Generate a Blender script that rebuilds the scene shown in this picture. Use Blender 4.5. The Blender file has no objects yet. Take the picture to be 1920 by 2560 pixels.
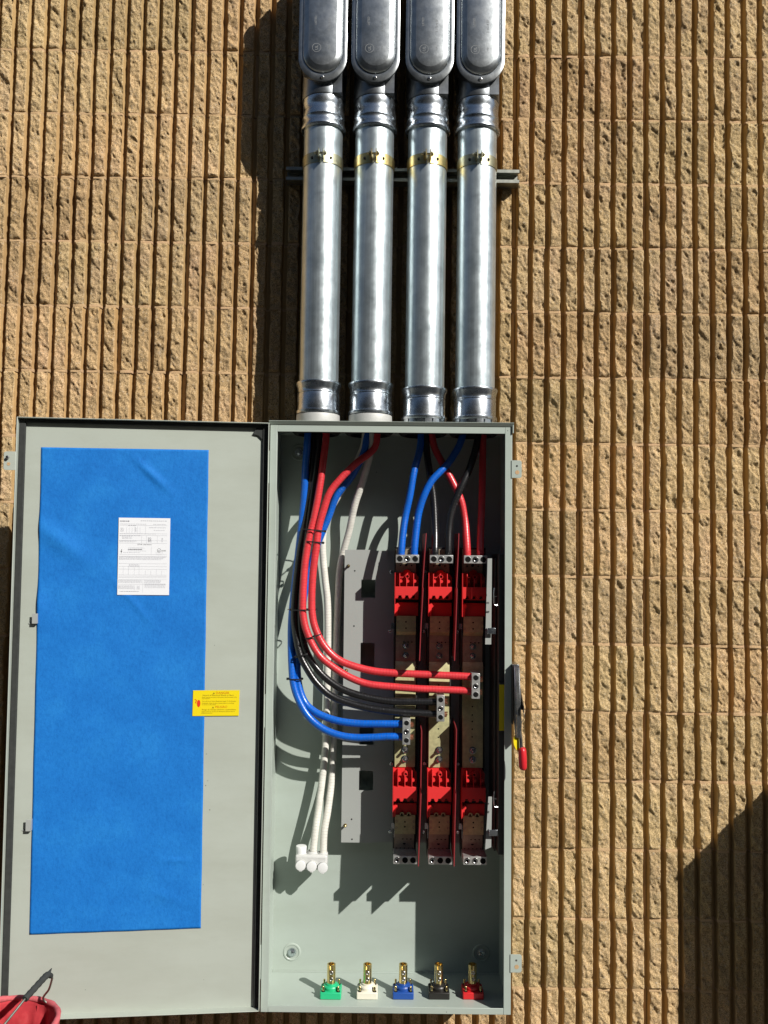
import bpy, bmesh, math, random
import numpy as np
from mathutils import Matrix, Vector

random.seed(7)
S = bpy.context.scene
COL = S.collection
R = math.radians

# ------------------------------------------------------------------ camera, sky, sun, exposure
F_PX = 2145.0                      # focal length in photo pixels (photo 1920 x 2560)
CAM = np.array([0.0, -2.6107, 1.68])


def _rot(a, ax):
    c, s = math.cos(a), math.sin(a)
    if ax == 0:
        return np.array([[1, 0, 0], [0, c, -s], [0, s, c]])
    if ax == 1:
        return np.array([[c, 0, s], [0, 1, 0], [-s, 0, c]])
    return np.array([[c, -s, 0], [s, c, 0], [0, 0, 1]])


VIEW = _rot(0.01471048, 2) @ _rot(-0.05122377, 0) @ _rot(0.0026906, 1) @ np.array([[1, 0, 0], [0, 0, -1], [0, 1, 0]], float)
cd = bpy.data.cameras.new('camera')
cam = bpy.data.objects.new('camera', cd)
COL.objects.link(cam)
cd.sensor_fit = 'VERTICAL'
cd.sensor_height = 24.0
cd.lens = 24.0 * F_PX / 2560.0
cd.clip_start = 0.05
cd.clip_end = 500.0
m = Matrix.Identity(4)
for i in range(3):
    m[i][0], m[i][1], m[i][2] = VIEW[0][i], -VIEW[1][i], -VIEW[2][i]
    m[i][3] = CAM[i]
cam.matrix_world = m
S.camera = cam

SUN = Vector((-1.02, 1.0, -1.0)).normalized()      # the way the light travels
sun_el = math.asin(-SUN.z)
sun_az = math.atan2(-SUN.x, -SUN.y)
w = bpy.data.worlds.new('World')
S.world = w
w.use_nodes = True
nt = w.node_tree
bg = nt.nodes['Background']
sky = nt.nodes.new('ShaderNodeTexSky')
sky.sky_type = 'NISHITA'
sky.sun_disc = False
sky.sun_elevation = sun_el
sky.sun_rotation = sun_az
nt.links.new(sky.outputs[0], bg.inputs[0])
bg.inputs[1].default_value = 0.05
sd = bpy.data.lights.new('sun', 'SUN')
sd.energy = 5.0
sd.angle = R(0.5)
sd.color = (1.0, 0.955, 0.895)
so = bpy.data.objects.new('sun', sd)
COL.objects.link(so)
so.rotation_euler = SUN.to_track_quat('-Z', 'Y').to_euler()
so.location = (6, -6, 8)
S.view_settings.view_transform = 'Standard'
S.view_settings.look = 'None'
S.view_settings.exposure = 0.12
S.view_settings.gamma = 1.0
S.view_settings.use_curve_mapping = False
S.render.engine = 'CYCLES'
S.cycles.use_denoising = True
S.cycles.max_bounces = 8
S.cycles.diffuse_bounces = 2
S.cycles.caustics_reflective = False
S.cycles.caustics_refractive = False
S.cycles.sample_clamp_indirect = 4.0

# ------------------------------------------------------------------ measuring: photo pixel + depth -> metres
THETA = 0.0045                     # the enclosure hangs this much out of plumb (right side up)
PIV = np.array([0.015, 0.0, 1.25])
RB = np.array([[math.cos(THETA), 0, -math.sin(THETA)], [0, 1, 0], [math.sin(THETA), 0, math.cos(THETA)]])
CAM_B = RB.T @ (CAM - PIV) + PIV


def ray(x, y):
    return VIEW.T @ np.array([(x - 960) / F_PX, (y - 1280) / F_PX, 1.0])


def PW(x, y, Y):                   # in the room's own axes
    d = ray(x, y)
    return CAM + d * (Y - CAM[1]) / d[1]


def P(x, y, Y):                    # in the enclosure's axes
    d = RB.T @ ray(x, y)
    return CAM_B + d * (Y - CAM_B[1]) / d[1]


# ------------------------------------------------------------------ materials
def new_mat(name):
    mt = bpy.data.materials.new(name)
    mt.use_nodes = True
    n = mt.node_tree
    return mt, n, n.nodes['Principled BSDF']


def ramp(n, src, stops):
    r = n.nodes.new('ShaderNodeValToRGB')
    while len(r.color_ramp.elements) < len(stops):
        r.color_ramp.elements.new(0.5)
    for e, (p, c) in zip(r.color_ramp.elements, stops):
        e.position = p
        e.color = (*c, 1)
    n.links.new(src, r.inputs[0])
    return r.outputs[0]


def coords(n, scale=(1, 1, 1), kind='Object'):
    tc = n.nodes.new('ShaderNodeTexCoord')
    mp = n.nodes.new('ShaderNodeMapping')
    mp.inputs['Scale'].default_value = scale
    oi = n.nodes.new('ShaderNodeObjectInfo')      # no two objects carry the same grain
    sc = n.nodes.new('ShaderNodeVectorMath')
    sc.operation = 'SCALE'
    sc.inputs[0].default_value = (5.3, 9.1, 7.7)
    n.links.new(oi.outputs['Random'], sc.inputs['Scale'])
    ad = n.nodes.new('ShaderNodeVectorMath')
    ad.operation = 'ADD'
    n.links.new(tc.outputs[kind], ad.inputs[0])
    n.links.new(sc.outputs[0], ad.inputs[1])
    n.links.new(ad.outputs[0], mp.inputs[0])
    return mp.outputs[0]


def noise(n, vec, scale, detail=3, rough=0.55):
    t = n.nodes.new('ShaderNodeTexNoise')
    t.inputs['Scale'].default_value = scale
    t.inputs['Detail'].default_value = detail
    t.inputs['Roughness'].default_value = rough
    n.links.new(vec, t.inputs['Vector'])
    return t.outputs[0]


def bump(n, b, h, strength, dist=0.001):
    bp = n.nodes.new('ShaderNodeBump')
    bp.inputs['Strength'].default_value = strength
    bp.inputs['Distance'].default_value = dist
    n.links.new(h, bp.inputs['Height'])
    n.links.new(bp.outputs[0], b.inputs['Normal'])


def mixc(n, fac, a, b_, mode='MIX'):
    mx = n.nodes.new('ShaderNodeMix')
    mx.data_type = 'RGBA'
    mx.blend_type = mode
    for sock, v in ((mx.inputs[0], fac), (mx.inputs[6], a), (mx.inputs[7], b_)):
        if isinstance(v, (int, float)):
            sock.default_value = v
        elif isinstance(v, tuple):
            sock.default_value = (*v, 1)
        else:
            n.links.new(v, sock)
    return mx.outputs[2]


def lerp(c, k):
    return tuple(min(1, x * k) for x in c)


def paint(name, c, rough=0.45, var=0.06, bstr=0.05, spec=0.5, scale=6.0, metal=0.0, grain=900, speck=False):
    mt, n, b = new_mat(name)
    v = coords(n)
    b.inputs['Roughness'].default_value = rough
    b.inputs['Metallic'].default_value = metal
    b.inputs['Specular IOR Level'].default_value = spec
    f = noise(n, v, scale, 5, 0.6)
    n.links.new(ramp(n, f, [(0.3, lerp(c, 1 - var)), (0.7, lerp(c, 1 + var))]), b.inputs['Base Color'])
    if speck:
        vo = n.nodes.new('ShaderNodeTexVoronoi')
        vo.inputs['Scale'].default_value = 34
        n.links.new(v, vo.inputs['Vector'])
        near = ramp(n, vo.outputs['Distance'], [(0.0, (1, 1, 1)), (0.045, (1, 1, 1)), (0.06, (0, 0, 0))])
        few = ramp(n, vo.outputs['Color'], [(0.0, (0, 0, 0)), (0.80, (0, 0, 0)), (0.82, (1, 1, 1))])
        src = b.inputs['Base Color'].links[0].from_socket
        dots = mixc(n, 1.0, near, few, 'MULTIPLY')
        scuff = ramp(n, noise(n, coords(n, (1, 1, 3)), 2.2, 6, 0.7), [(0.42, (1, 1, 1)), (0.72, (0.90, 0.89, 0.87))])
        n.links.new(mixc(n, dots, mixc(n, 1.0, src, scuff, 'MULTIPLY'), lerp(c, 0.30)), b.inputs['Base Color'])
    if bstr:
        bump(n, b, noise(n, v, grain, 2), bstr, 0.0004)
    return mt


def block_material():
    mt, n, b = new_mat('split_face_concrete')
    v = coords(n)
    oi = n.nodes.new('ShaderNodeObjectInfo')
    # per block offset so that no two blocks carry the same grain
    add = n.nodes.new('ShaderNodeVectorMath')
    add.operation = 'ADD'
    sc = n.nodes.new('ShaderNodeVectorMath')
    sc.operation = 'SCALE'
    sc.inputs[0].default_value = (13.1, 7.7, 29.3)
    n.links.new(oi.outputs['Random'], sc.inputs['Scale'])
    n.links.new(v, add.inputs[0])
    n.links.new(sc.outputs[0], add.inputs[1])
    v = add.outputs[0]
    base = ramp(n, noise(n, v, 5.0, 4, 0.6), [(0.30, (0.62, 0.455, 0.245)), (0.5, (0.70, 0.515, 0.285)), (0.72, (0.73, 0.515, 0.315))])
    at = n.nodes.new('ShaderNodeAttribute')
    at.attribute_name = 'split'
    sp = at.outputs['Fac']
    # the split face shows sand, pebbles and pits; the moulded flanks are smooth, their colour darkened to deepen the groove shade
    g1 = ramp(n, noise(n, v, 330, 4, 0.8), [(0.36, (0.16, 0.13, 0.09)), (0.46, (0.70, 0.67, 0.60)), (0.53, (1.0, 1.0, 1.0)), (0.64, (1.32, 1.31, 1.28))])
    face = mixc(n, 0.85, base, g1, 'MULTIPLY')
    dirt = ramp(n, noise(n, v, 13.0, 5, 0.65), [(0.0, (0, 0, 0)), (0.54, (0, 0, 0)), (0.78, (0.55, 0.55, 0.55))])
    face = mixc(n, dirt, face, (0.24, 0.185, 0.115))
    vo = n.nodes.new('ShaderNodeTexVoronoi')
    vo.inputs['Scale'].default_value = 240
    n.links.new(v, vo.inputs['Vector'])
    stones = ramp(n, vo.outputs['Color'], [(0.0, (0, 0, 0)), (0.82, (0, 0, 0)), (0.86, (0.75, 0.75, 0.75))])
    face = mixc(n, stones, face, (0.64, 0.52, 0.36))
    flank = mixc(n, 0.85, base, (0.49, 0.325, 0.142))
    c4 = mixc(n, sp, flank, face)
    lime = ramp(n, noise(n, v, 7.0, 6, 0.7), [(0.0, (0, 0, 0)), (0.69, (0, 0, 0)), (0.80, (0.55, 0.55, 0.55))])
    c4 = mixc(n, lime, c4, (0.60, 0.55, 0.46))
    run_ = ramp(n, noise(n, coords(n, (5, 5, 0.9)), 2.0, 5, 0.65), [(0.30, (0.86, 0.83, 0.80)), (0.55, (1.0, 1.0, 1.0))])
    c4 = mixc(n, 0.8, c4, run_, 'MULTIPLY')
    hs = n.nodes.new('ShaderNodeHueSaturation')
    mr = n.nodes.new('ShaderNodeMapRange')
    mr.inputs[3].default_value = 0.86
    mr.inputs[4].default_value = 1.10
    n.links.new(oi.outputs['Random'], mr.inputs[0])
    n.links.new(mr.outputs[0], hs.inputs['Value'])
    mul = n.nodes.new('ShaderNodeMath')
    mul.operation = 'MULTIPLY'
    mul.inputs[1].default_value = 37.0
    n.links.new(oi.outputs['Random'], mul.inputs[0])
    fr_ = n.nodes.new('ShaderNodeMath')
    fr_.operation = 'FRACT'
    n.links.new(mul.outputs[0], fr_.inputs[0])
    tint = ramp(n, fr_.outputs[0], [(0.0, (1.0, 0.95, 0.93)), (0.35, (1.0, 0.99, 0.98)), (0.7, (0.96, 0.98, 0.95)), (1.0, (0.92, 0.92, 0.95))])
    c4 = mixc(n, 1.0, c4, tint, 'MULTIPLY')
    n.links.new(c4, hs.inputs['Color'])
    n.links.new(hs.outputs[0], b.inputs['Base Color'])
    b.inputs['Roughness'].default_value = 0.95
    b.inputs['Specular IOR Level'].default_value = 0.15
    hgt = noise(n, v, 260, 5, 0.78)
    mh = n.nodes.new('ShaderNodeMath')
    mh.operation = 'MULTIPLY_ADD'
    mh.inputs[1].default_value = 0.88
    mh.inputs[2].default_value = 0.12
    n.links.new(sp, mh.inputs[0])
    m2 = n.nodes.new('ShaderNodeMath')
    m2.operation = 'MULTIPLY'
    n.links.new(hgt, m2.inputs[0])
    n.links.new(mh.outputs[0], m2.inputs[1])
    bump(n, b, m2.outputs[0], 0.95, 0.0048)
    return mt


def mortar_material():
    mt, n, b = new_mat('mortar')
    v = coords(n)
    n.links.new(ramp(n, noise(n, v, 14, 5, 0.6), [(0.25, (0.42, 0.285, 0.150)), (0.5, (0.55, 0.375, 0.205)), (0.75, (0.58, 0.375, 0.225))]), b.inputs['Base Color'])
    b.inputs['Roughness'].default_value = 0.95
    b.inputs['Specular IOR Level'].default_value = 0.1
    bump(n, b, noise(n, v, 200, 4, 0.7), 0.7, 0.003)
    return mt


def metal_brushed(name, c, rough, streak=(160, 160, 3), amp=0.12, metal=1.0):
    mt, n, b = new_mat(name)
    b.inputs['Metallic'].default_value = metal
    v = coords(n, streak)
    f = noise(n, v, 1.0, 5, 0.65)
    col = ramp(n, f, [(0.25, lerp(c, 0.72)), (0.6, c), (0.8, lerp(c, 1.12))])
    v2 = coords(n)
    blot = ramp(n, noise(n, v2, 14.0, 6, 0.72), [(0.3, (0.62, 0.65, 0.67)), (0.6, (1, 1, 1))])
    n.links.new(mixc(n, 0.7, col, blot, 'MULTIPLY'), b.inputs['Base Color'])
    rr = n.nodes.new('ShaderNodeMapRange')
    rr.inputs[3].default_value = rough - amp
    rr.inputs[4].default_value = rough + amp
    n.links.new(noise(n, v2, 30.0, 5, 0.7), rr.inputs[0])
    n.links.new(rr.outputs[0], b.inputs['Roughness'])
    bump(n, b, f, 0.22, 0.0008)
    return mt


def cable_material(name, c, rough=0.32, tick=0.6):
    mt, n, b = new_mat(name)
    at = n.nodes.new('ShaderNodeAttribute')
    at.attribute_name = 'run'
    v = coords(n)
    wv = n.nodes.new('ShaderNodeMath')
    wv.operation = 'SINE'
    mu = n.nodes.new('ShaderNodeMath')
    mu.operation = 'MULTIPLY_ADD'
    mu.inputs[1].default_value = 2 * math.pi / 0.0085
    n.links.new(at.outputs['Fac'], mu.inputs[0])
    ns = noise(n, v, 60, 3)
    sc = n.nodes.new('ShaderNodeMath')
    sc.operation = 'MULTIPLY'
    sc.inputs[1].default_value = 5.0
    n.links.new(ns, sc.inputs[0])
    n.links.new(sc.outputs[0], mu.inputs[2])
    n.links.new(mu.outputs[0], wv.inputs[0])
    h = ramp(n, wv.outputs[0], [(0.0, (0, 0, 0)), (0.80, (0, 0, 0)), (0.97, (1, 1, 1))])
    fine = noise(n, coords(n, (1, 1, 1)), 45, 4)
    n.links.new(ramp(n, fine, [(0.3, lerp(c, 0.9)), (0.7, lerp(c, 1.1))]), b.inputs['Base Color'])
    b.inputs['Roughness'].default_value = rough
    b.inputs['Coat Weight'].default_value = 0.25
    b.inputs['Coat Roughness'].default_value = 0.2
    bump(n, b, h, tick, 0.0012)
    return mt


M = {}
M['block'] = block_material()
M['mortar'] = mortar_material()
M['gray'] = paint('gray_enamel', (0.415, 0.478, 0.430), 0.38, 0.03, 0.12, 0.5, 4.0, speck=True)
M['gray_door'] = paint('gray_enamel_door', (0.440, 0.482, 0.425), 0.42, 0.025, 0.12, 0.5, 4.0, speck=True)
M['plate'] = paint('gray_plate', (0.37, 0.39, 0.37), 0.4, 0.03, 0.08)
M['edge'] = paint('dark_gray_enamel', (0.06, 0.065, 0.055), 0.4, 0.05, 0.05)
M['galv'] = metal_brushed('galvanized_steel', (0.72, 0.81, 0.835), 0.36, (150, 150, 2.2), 0.16, 0.86)
M['zinc'] = metal_brushed('zinc_plated_steel', (0.74, 0.79, 0.83), 0.27, (40, 40, 40), 0.10)
M['cast'] = metal_brushed('painted_cast_iron', (0.33, 0.35, 0.365), 0.38, (30, 30, 30), 0.08)
M['lid'] = metal_brushed('stamped_steel_lid', (0.52, 0.55, 0.56), 0.34, (50, 50, 50), 0.10)
M['emboss'] = paint('sunlit_emboss_edges', (0.30, 0.315, 0.32), 0.4, 0.1, 0.0, 0.5, 30)  # gray paint stands in for the sunlit edges of the raised letters
M['hub'] = paint('sand_cast_aluminium', (0.62, 0.62, 0.60), 0.55, 0.08, 0.6, 0.5, 40, 0.35, 500)
M['strut'] = metal_brushed('pregalvanized_strut', (0.42, 0.43, 0.38), 0.45, (40, 40, 40))
M['dichro'] = metal_brushed('yellow_zinc', (0.74, 0.58, 0.25), 0.35, (60, 60, 60), 0.1)
M['dichro2'] = metal_brushed('tarnished_zinc', (0.55, 0.53, 0.36), 0.40, (60, 60, 60), 0.1)
M['brass'] = metal_brushed('brass', (0.90, 0.71, 0.33), 0.24, (60, 60, 60), 0.06)
M['alum'] = metal_brushed('aluminium_lug', (0.80, 0.80, 0.77), 0.42, (120, 120, 120), 0.1, 0.8)
M['bus'] = metal_brushed('tin_plated_copper_bus', (0.66, 0.62, 0.33), 0.45, (80, 80, 80), 0.1, 0.35)
M['bus_dark'] = metal_brushed('dull_copper_bus', (0.50, 0.42, 0.30), 0.45, (80, 80, 80), 0.1, 0.5)
M['steel'] = metal_brushed('bright_steel', (0.7, 0.7, 0.69), 0.25, (80, 80, 80), 0.08)
M['copper'] = metal_brushed('bare_copper', (0.90, 0.45, 0.27), 0.3, (200, 200, 200), 0.08)
M['black'] = paint('black_phenolic', (0.014, 0.013, 0.012), 0.5, 0.2, 0.1)
M['hole'] = paint('hole_dark', (0.01, 0.01, 0.01), 0.8, 0.1, 0.0, 0.1)
M['redplastic'] = paint('red_moulded_plastic', (0.72, 0.035, 0.035), 0.40, 0.05, 0.06)
M['barrier'] = paint('red_insulating_sheet', (0.30, 0.03, 0.035), 0.45, 0.06, 0.06)
M['gasket'] = paint('black_foam_gasket', (0.045, 0.048, 0.046), 0.9, 0.15, 0.4, 0.1, 60)
M['c_red'] = cable_material('red_cable_jacket', (0.66, 0.040, 0.050), 0.38)
M['c_black'] = cable_material('black_cable_jacket', (0.012, 0.012, 0.013), 0.30)
M['c_blue'] = cable_material('blue_cable_jacket', (0.003, 0.115, 0.56), 0.34)
M['c_white'] = cable_material('white_cable_jacket', (0.74, 0.73, 0.66), 0.45)
M['tie'] = paint('black_nylon', (0.015, 0.015, 0.016), 0.45, 0.1, 0.0)
M['white'] = paint('white_plastic', (0.78, 0.79, 0.78), 0.45, 0.02, 0.03)
M['paper'] = paint('white_paper', (0.80, 0.82, 0.85), 0.75, 0.015, 0.05, 0.2)
M['ink'] = paint('gray_ink', (0.30, 0.30, 0.33), 0.8, 0.1, 0.0, 0.1)
M['ink_pale'] = paint('pale_gray_ink', (0.50, 0.51, 0.55), 0.8, 0.1, 0.0, 0.1)
M['ink_black'] = paint('black_ink', (0.03, 0.03, 0.03), 0.8, 0.1, 0.0, 0.1)
M['yellow'] = paint('yellow_vinyl', (0.83, 0.66, 0.01), 0.4, 0.02, 0.03)
M['ink_orange'] = paint('orange_ink', (0.62, 0.16, 0.01), 0.7, 0.05, 0.0, 0.1)
M['ink_olive'] = paint('olive_ink', (0.28, 0.20, 0.015), 0.7, 0.05, 0.0, 0.1)
M['ink_red'] = paint('red_ink', (0.70, 0.04, 0.015), 0.6, 0.05, 0.0, 0.2)
M['red_grip'] = paint('red_vinyl_grip', (0.62, 0.02, 0.03), 0.35, 0.04, 0.04)
M['ground'] = paint('worn_asphalt', (0.15, 0.145, 0.13), 0.9, 0.25, 0.6, 0.2, 3.0, 0.0, 220)
M['cabinet'] = paint('beige_cabinet_enamel', (0.36, 0.37, 0.33), 0.45, 0.04, 0.08)
M['k_green'] = paint('green_insulator', (0.02, 0.50, 0.22), 0.4, 0.03, 0.03)
M['k_white'] = paint('cream_insulator', (0.80, 0.77, 0.64), 0.4, 0.03, 0.03)
M['k_blue'] = paint('blue_insulator', (0.015, 0.075, 0.33), 0.4, 0.03, 0.03)
M['k_black'] = paint('black_insulator', (0.018, 0.016, 0.014), 0.4, 0.1, 0.03)
M['k_red'] = paint('red_insulator', (0.62, 0.018, 0.022), 0.4, 0.03, 0.03)


def film_material():
    mt, n, b = new_mat('blue_masking_film')
    v = coords(n)
    f1 = noise(n, v, 9.0, 6, 0.62)
    f2 = noise(n, coords(n, (150, 150, 85)), 1.0, 5, 0.8)
    c = ramp(n, f1, [(0.25, (0.007, 0.155, 0.53)), (0.5, (0.010, 0.182, 0.59)), (0.75, (0.016, 0.220, 0.64))])
    g = ramp(n, f2, [(0.28, (0.45, 0.66, 0.74)), (0.5, (0.92, 0.95, 0.97)), (0.72, (1.5, 1.12, 1.06))])
    n.links.new(mixc(n, 0.75, c, g, 'MULTIPLY'), b.inputs['Base Color'])
    b.inputs['Roughness'].default_value = 0.7
    b.inputs['Specular IOR Level'].default_value = 0.25
    bump(n, b, noise(n, v, 26, 6, 0.72), 0.35, 0.004)
    return mt


def clear_material():
    mt, n, b = new_mat('clear_vinyl')
    b.inputs['Base Color'].default_value = (0.90, 0.91, 0.88, 1)
    b.inputs['Roughness'].default_value = 0.12
    b.inputs['Transmission Weight'].default_value = 0.35
    b.inputs['IOR'].default_value = 1.25
    bump(n, b, noise(n, coords(n), 70, 3), 0.3, 0.002)
    return mt


def canvas_material():
    mt, n, b = new_mat('red_canvas')
    v = coords(n)
    n.links.new(ramp(n, noise(n, v, 16, 5, 0.65), [(0.28, (0.36, 0.025, 0.035)), (0.55, (0.52, 0.045, 0.055)), (0.8, (0.60, 0.11, 0.11))]), b.inputs['Base Color'])
    b.inputs['Roughness'].default_value = 0.75
    b.inputs['Specular IOR Level'].default_value = 0.3
    bump(n, b, noise(n, v, 600, 2), 0.4, 0.001)
    return mt


M['film'] = film_material()
M['clear'] = clear_material()
M['canvas'] = canvas_material()
M['canvas_pale'] = paint('worn_red_binding', (0.60, 0.13, 0.14), 0.8, 0.25, 0.5, 0.2, 40)

# ------------------------------------------------------------------ mesh helpers
ORG = {}


class MB:
    def __init__(self, tf=None):
        self.v, self.f, self.a, self.tf = [], [], [], tf

    def add(self, vs, fs, run=None):
        o = len(self.v)
        self.v += [tuple(self.tf(*p)) if self.tf else tuple(p) for p in vs]
        self.f += [tuple(i + o for i in f) for f in fs]
        self.a += list(run) if run is not None else [0.0] * len(vs)
        return self

    def box(self, x0, x1, y0, y1, z0, z1):
        vs = [(x, y, z) for x in (x0, x1) for y in (y0, y1) for z in (z0, z1)]
        return self.add(vs, [(0, 1, 3, 2), (4, 6, 7, 5), (0, 4, 5, 1), (2, 3, 7, 6), (0, 2, 6, 4), (1, 5, 7, 3)])

    def prism(self, poly, a0, a1, axis='y'):
        n = len(poly)
        mk = {'y': lambda p, a: (p[0], a, p[1]), 'x': lambda p, a: (a, p[0], p[1]), 'z': lambda p, a: (p[0], p[1], a)}[axis]
        vs = [mk(p, a0) for p in poly] + [mk(p, a1) for p in poly]
        fs = [tuple(range(n)), tuple(range(2 * n - 1, n - 1, -1))]
        fs += [(i, (i + 1) % n, n + (i + 1) % n, n + i) for i in range(n)]
        return self.add(vs, fs)

    def loft(self, rings, cap0=True, cap1=True, closed=True):
        n = len(rings[0])
        vs = [p for r in rings for p in r]
        fs = []
        for k in range(len(rings) - 1):
            for i in range(n if closed else n - 1):
                j = (i + 1) % n
                fs.append((k * n + i, k * n + j, (k + 1) * n + j, (k + 1) * n + i))
        if cap0:
            fs.append(tuple(range(n - 1, -1, -1)))
        if cap1:
            fs.append(tuple(range((len(rings) - 1) * n, len(rings) * n)))
        return self.add(vs, fs)

    def lathe(self, prof, c, axis='z', n=32, cap0=True, cap1=True):
        rings = []
        for r, h in prof:
            ring = []
            for i in range(n):
                a = 2 * math.pi * i / n
                p, q = r * math.cos(a), r * math.sin(a)
                ring.append({'z': (c[0] + p, c[1] + q, c[2] + h), 'y': (c[0] + p, c[1] + h, c[2] + q),
                             'x': (c[0] + h, c[1] + p, c[2] + q)}[axis])
            rings.append(ring)
        return self.loft(rings, cap0, cap1)

    def tube(self, pts, r, n=12, caps=True):
        pts = [np.array(p, float) for p in pts]
        T = [pts[min(i + 1, len(pts) - 1)] - pts[max(i - 1, 0)] for i in range(len(pts))]
        T = [t / (np.linalg.norm(t) + 1e-12) for t in T]
        u = np.cross(T[0], [0.31, 0.9, 0.2])
        u /= np.linalg.norm(u)
        vs, run, L = [], [], 0.0
        for i, p in enumerate(pts):
            u = u - T[i] * np.dot(u, T[i])
            u /= np.linalg.norm(u)
            b = np.cross(T[i], u)
            if i:
                L += np.linalg.norm(p - pts[i - 1])
            ri = r[i] if hasattr(r, '__len__') else r
            for k in range(n):
                a = 2 * math.pi * k / n
                vs.append(p + ri * (u * math.cos(a) + b * math.sin(a)))
                run.append(L)
        m_ = len(pts)
        fs = [(k * n + i, k * n + (i + 1) % n, (k + 1) * n + (i + 1) % n, (k + 1) * n + i) for k in range(m_ - 1) for i in range(n)]
        if caps:
            fs += [tuple(range(n - 1, -1, -1)), tuple(range((m_ - 1) * n, m_ * n))]
        return self.add(vs, fs, run)

    def build(self, name, mat, parent=None, org=None, angle=35, bevel=0.0, seg=2, recalc=True, run=False):
        o = np.array(ORG[parent.name] if parent is not None else (org if org is not None else (0, 0, 0)), float)
        me = bpy.data.meshes.new(name)
        vs = (np.array(self.v, float) - o)
        me.from_pydata([tuple(x) for x in vs], [], self.f)
        if recalc:
            bm = bmesh.new()
            bm.from_mesh(me)
            bmesh.ops.recalc_face_normals(bm, faces=bm.faces)
            bm.to_mesh(me)
            bm.free()
        me.polygons.foreach_set('use_smooth', [True] * len(me.polygons))
        me.set_sharp_from_angle(angle=R(angle))
        if run:
            at = me.attributes.new('run', 'FLOAT', 'POINT')
            at.data.foreach_set('value', self.a)
        me.materials.append(M[mat] if isinstance(mat, str) else mat)
        ob = bpy.data.objects.new(name, me)
        COL.objects.link(ob)
        if parent is not None:
            ob.parent = parent
        ORG[ob.name] = tuple(o)
        if bevel:
            bv = ob.modifiers.new('bevel', 'BEVEL')
            bv.width = bevel
            bv.segments = seg
            bv.limit_method = 'ANGLE'
            bv.angle_limit = R(40)
        return ob


def place(ob, loc, frame):
    loc = np.array(loc, float)
    ORG[ob.name] = tuple(loc)
    if frame == 'box':
        ob.location = tuple(RB @ (loc - PIV) + PIV)
        ob.rotation_euler = (0, -THETA, 0)
    else:
        ob.location = tuple(loc)


def tag(ob, label, cat, group=None, kind=None):
    if label:
        ob['label'] = label
    if cat:
        ob['category'] = cat
    if group:
        ob['group'] = group
    if kind:
        ob['kind'] = kind
    return ob


def thing(name, label, cat, loc, frame='box', group=None):
    ob = bpy.data.objects.new(name, None)
    ob.empty_display_size = 0.05
    COL.objects.link(ob)
    place(ob, loc, frame)
    return tag(ob, label, cat, group)


def single(mb, name, mat, label, cat, loc, frame='box', group=None, **kw):
    ob = mb.build(name, mat, None, org=loc, **kw)
    place(ob, loc, frame)
    return tag(ob, label, cat, group)


def copy_tree(o, parent=None):
    c = o.copy()
    COL.objects.link(c)
    if parent is not None:
        c.parent = parent
    for ch in list(o.children):
        copy_tree(ch, c)
    return c


def catmull(pts, k=8):
    pts = [np.array(p, float) for p in pts]
    q = [2 * pts[0] - pts[1]] + pts + [2 * pts[-1] - pts[-2]]
    out = []
    for i in range(1, len(q) - 2):
        a, b, c, d = q[i - 1:i + 3]
        for j in range(k):
            t = j / k
            out.append(0.5 * (2 * b + (c - a) * t + (2 * a - 5 * b + 4 * c - d) * t * t + (3 * b - a - 3 * c + d) * t ** 3))
    out.append(pts[-1])
    return out


def stadium(cx, r, z_lo, z_hi, y, n=20):
    """ring of a rounded-end slot in the XZ plane; z_lo / z_hi are the end arcs' centres"""
    ring = []
    for i in range(n + 1):
        a = math.pi + math.pi * i / n
        ring.append((cx + r * math.cos(a), y, z_lo + r * math.sin(a)))
    for i in range(n + 1):
        a = math.pi * i / n
        ring.append((cx + r * math.cos(a), y, z_hi + r * math.sin(a)))
    return ring


_text_cache = {}


def text_geo(s, size, align='LEFT'):
    k = (s, align)
    if k not in _text_cache:
        cu = bpy.data.curves.new('t', 'FONT')
        cu.body = s
        cu.size = 1.0
        cu.resolution_u = 2
        cu.align_x = align
        ob = bpy.data.objects.new('t', cu)
        COL.objects.link(ob)
        dg = bpy.context.evaluated_depsgraph_get()
        me = bpy.data.meshes.new_from_object(ob.evaluated_get(dg))
        _text_cache[k] = ([tuple(v.co) for v in me.vertices], [tuple(p.vertices) for p in me.polygons])
        bpy.data.objects.remove(ob)
        bpy.data.curves.remove(cu)
        bpy.data.meshes.remove(me)
    vs, fs = _text_cache[k]
    return [(x * size, y * size) for x, y, z in vs], fs


# ------------------------------------------------------------------ value noise for the split block faces
_rng = np.random.default_rng(11)
_tab = _rng.random((256, 256))


def vnoise(x, y):
    xi, yi = np.floor(x).astype(int), np.floor(y).astype(int)
    fx, fy = x - xi, y - yi
    fx = fx * fx * (3 - 2 * fx)
    fy = fy * fy * (3 - 2 * fy)
    a, b = _tab[xi & 255, yi & 255], _tab[(xi + 1) & 255, yi & 255]
    c, d = _tab[xi & 255, (yi + 1) & 255], _tab[(xi + 1) & 255, (yi + 1) & 255]
    return (a * (1 - fx) + b * fx) * (1 - fy) + (c * (1 - fx) + d * fx) * fy * 1.0 - 0.5


# ------------------------------------------------------------------ the block wall
PITCH, BL, COURSE, JOINT = 0.0505, 0.4064, 0.2032, 0.0080
FACE, DEEP, TAPER = 0.0330, 0.0240, 0.0026
WX0, WX1, NCOURSE = -2.0, 2.1, 19
WALL = thing('block_wall', 'tan split-face ribbed concrete block wall behind all the equipment', 'wall', (0, 0, 0), 'world')
EDGE0 = -1.019 - 0.0125 - (PITCH - FACE) / 2 + 0.0030   # joint of the measured bond


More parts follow.
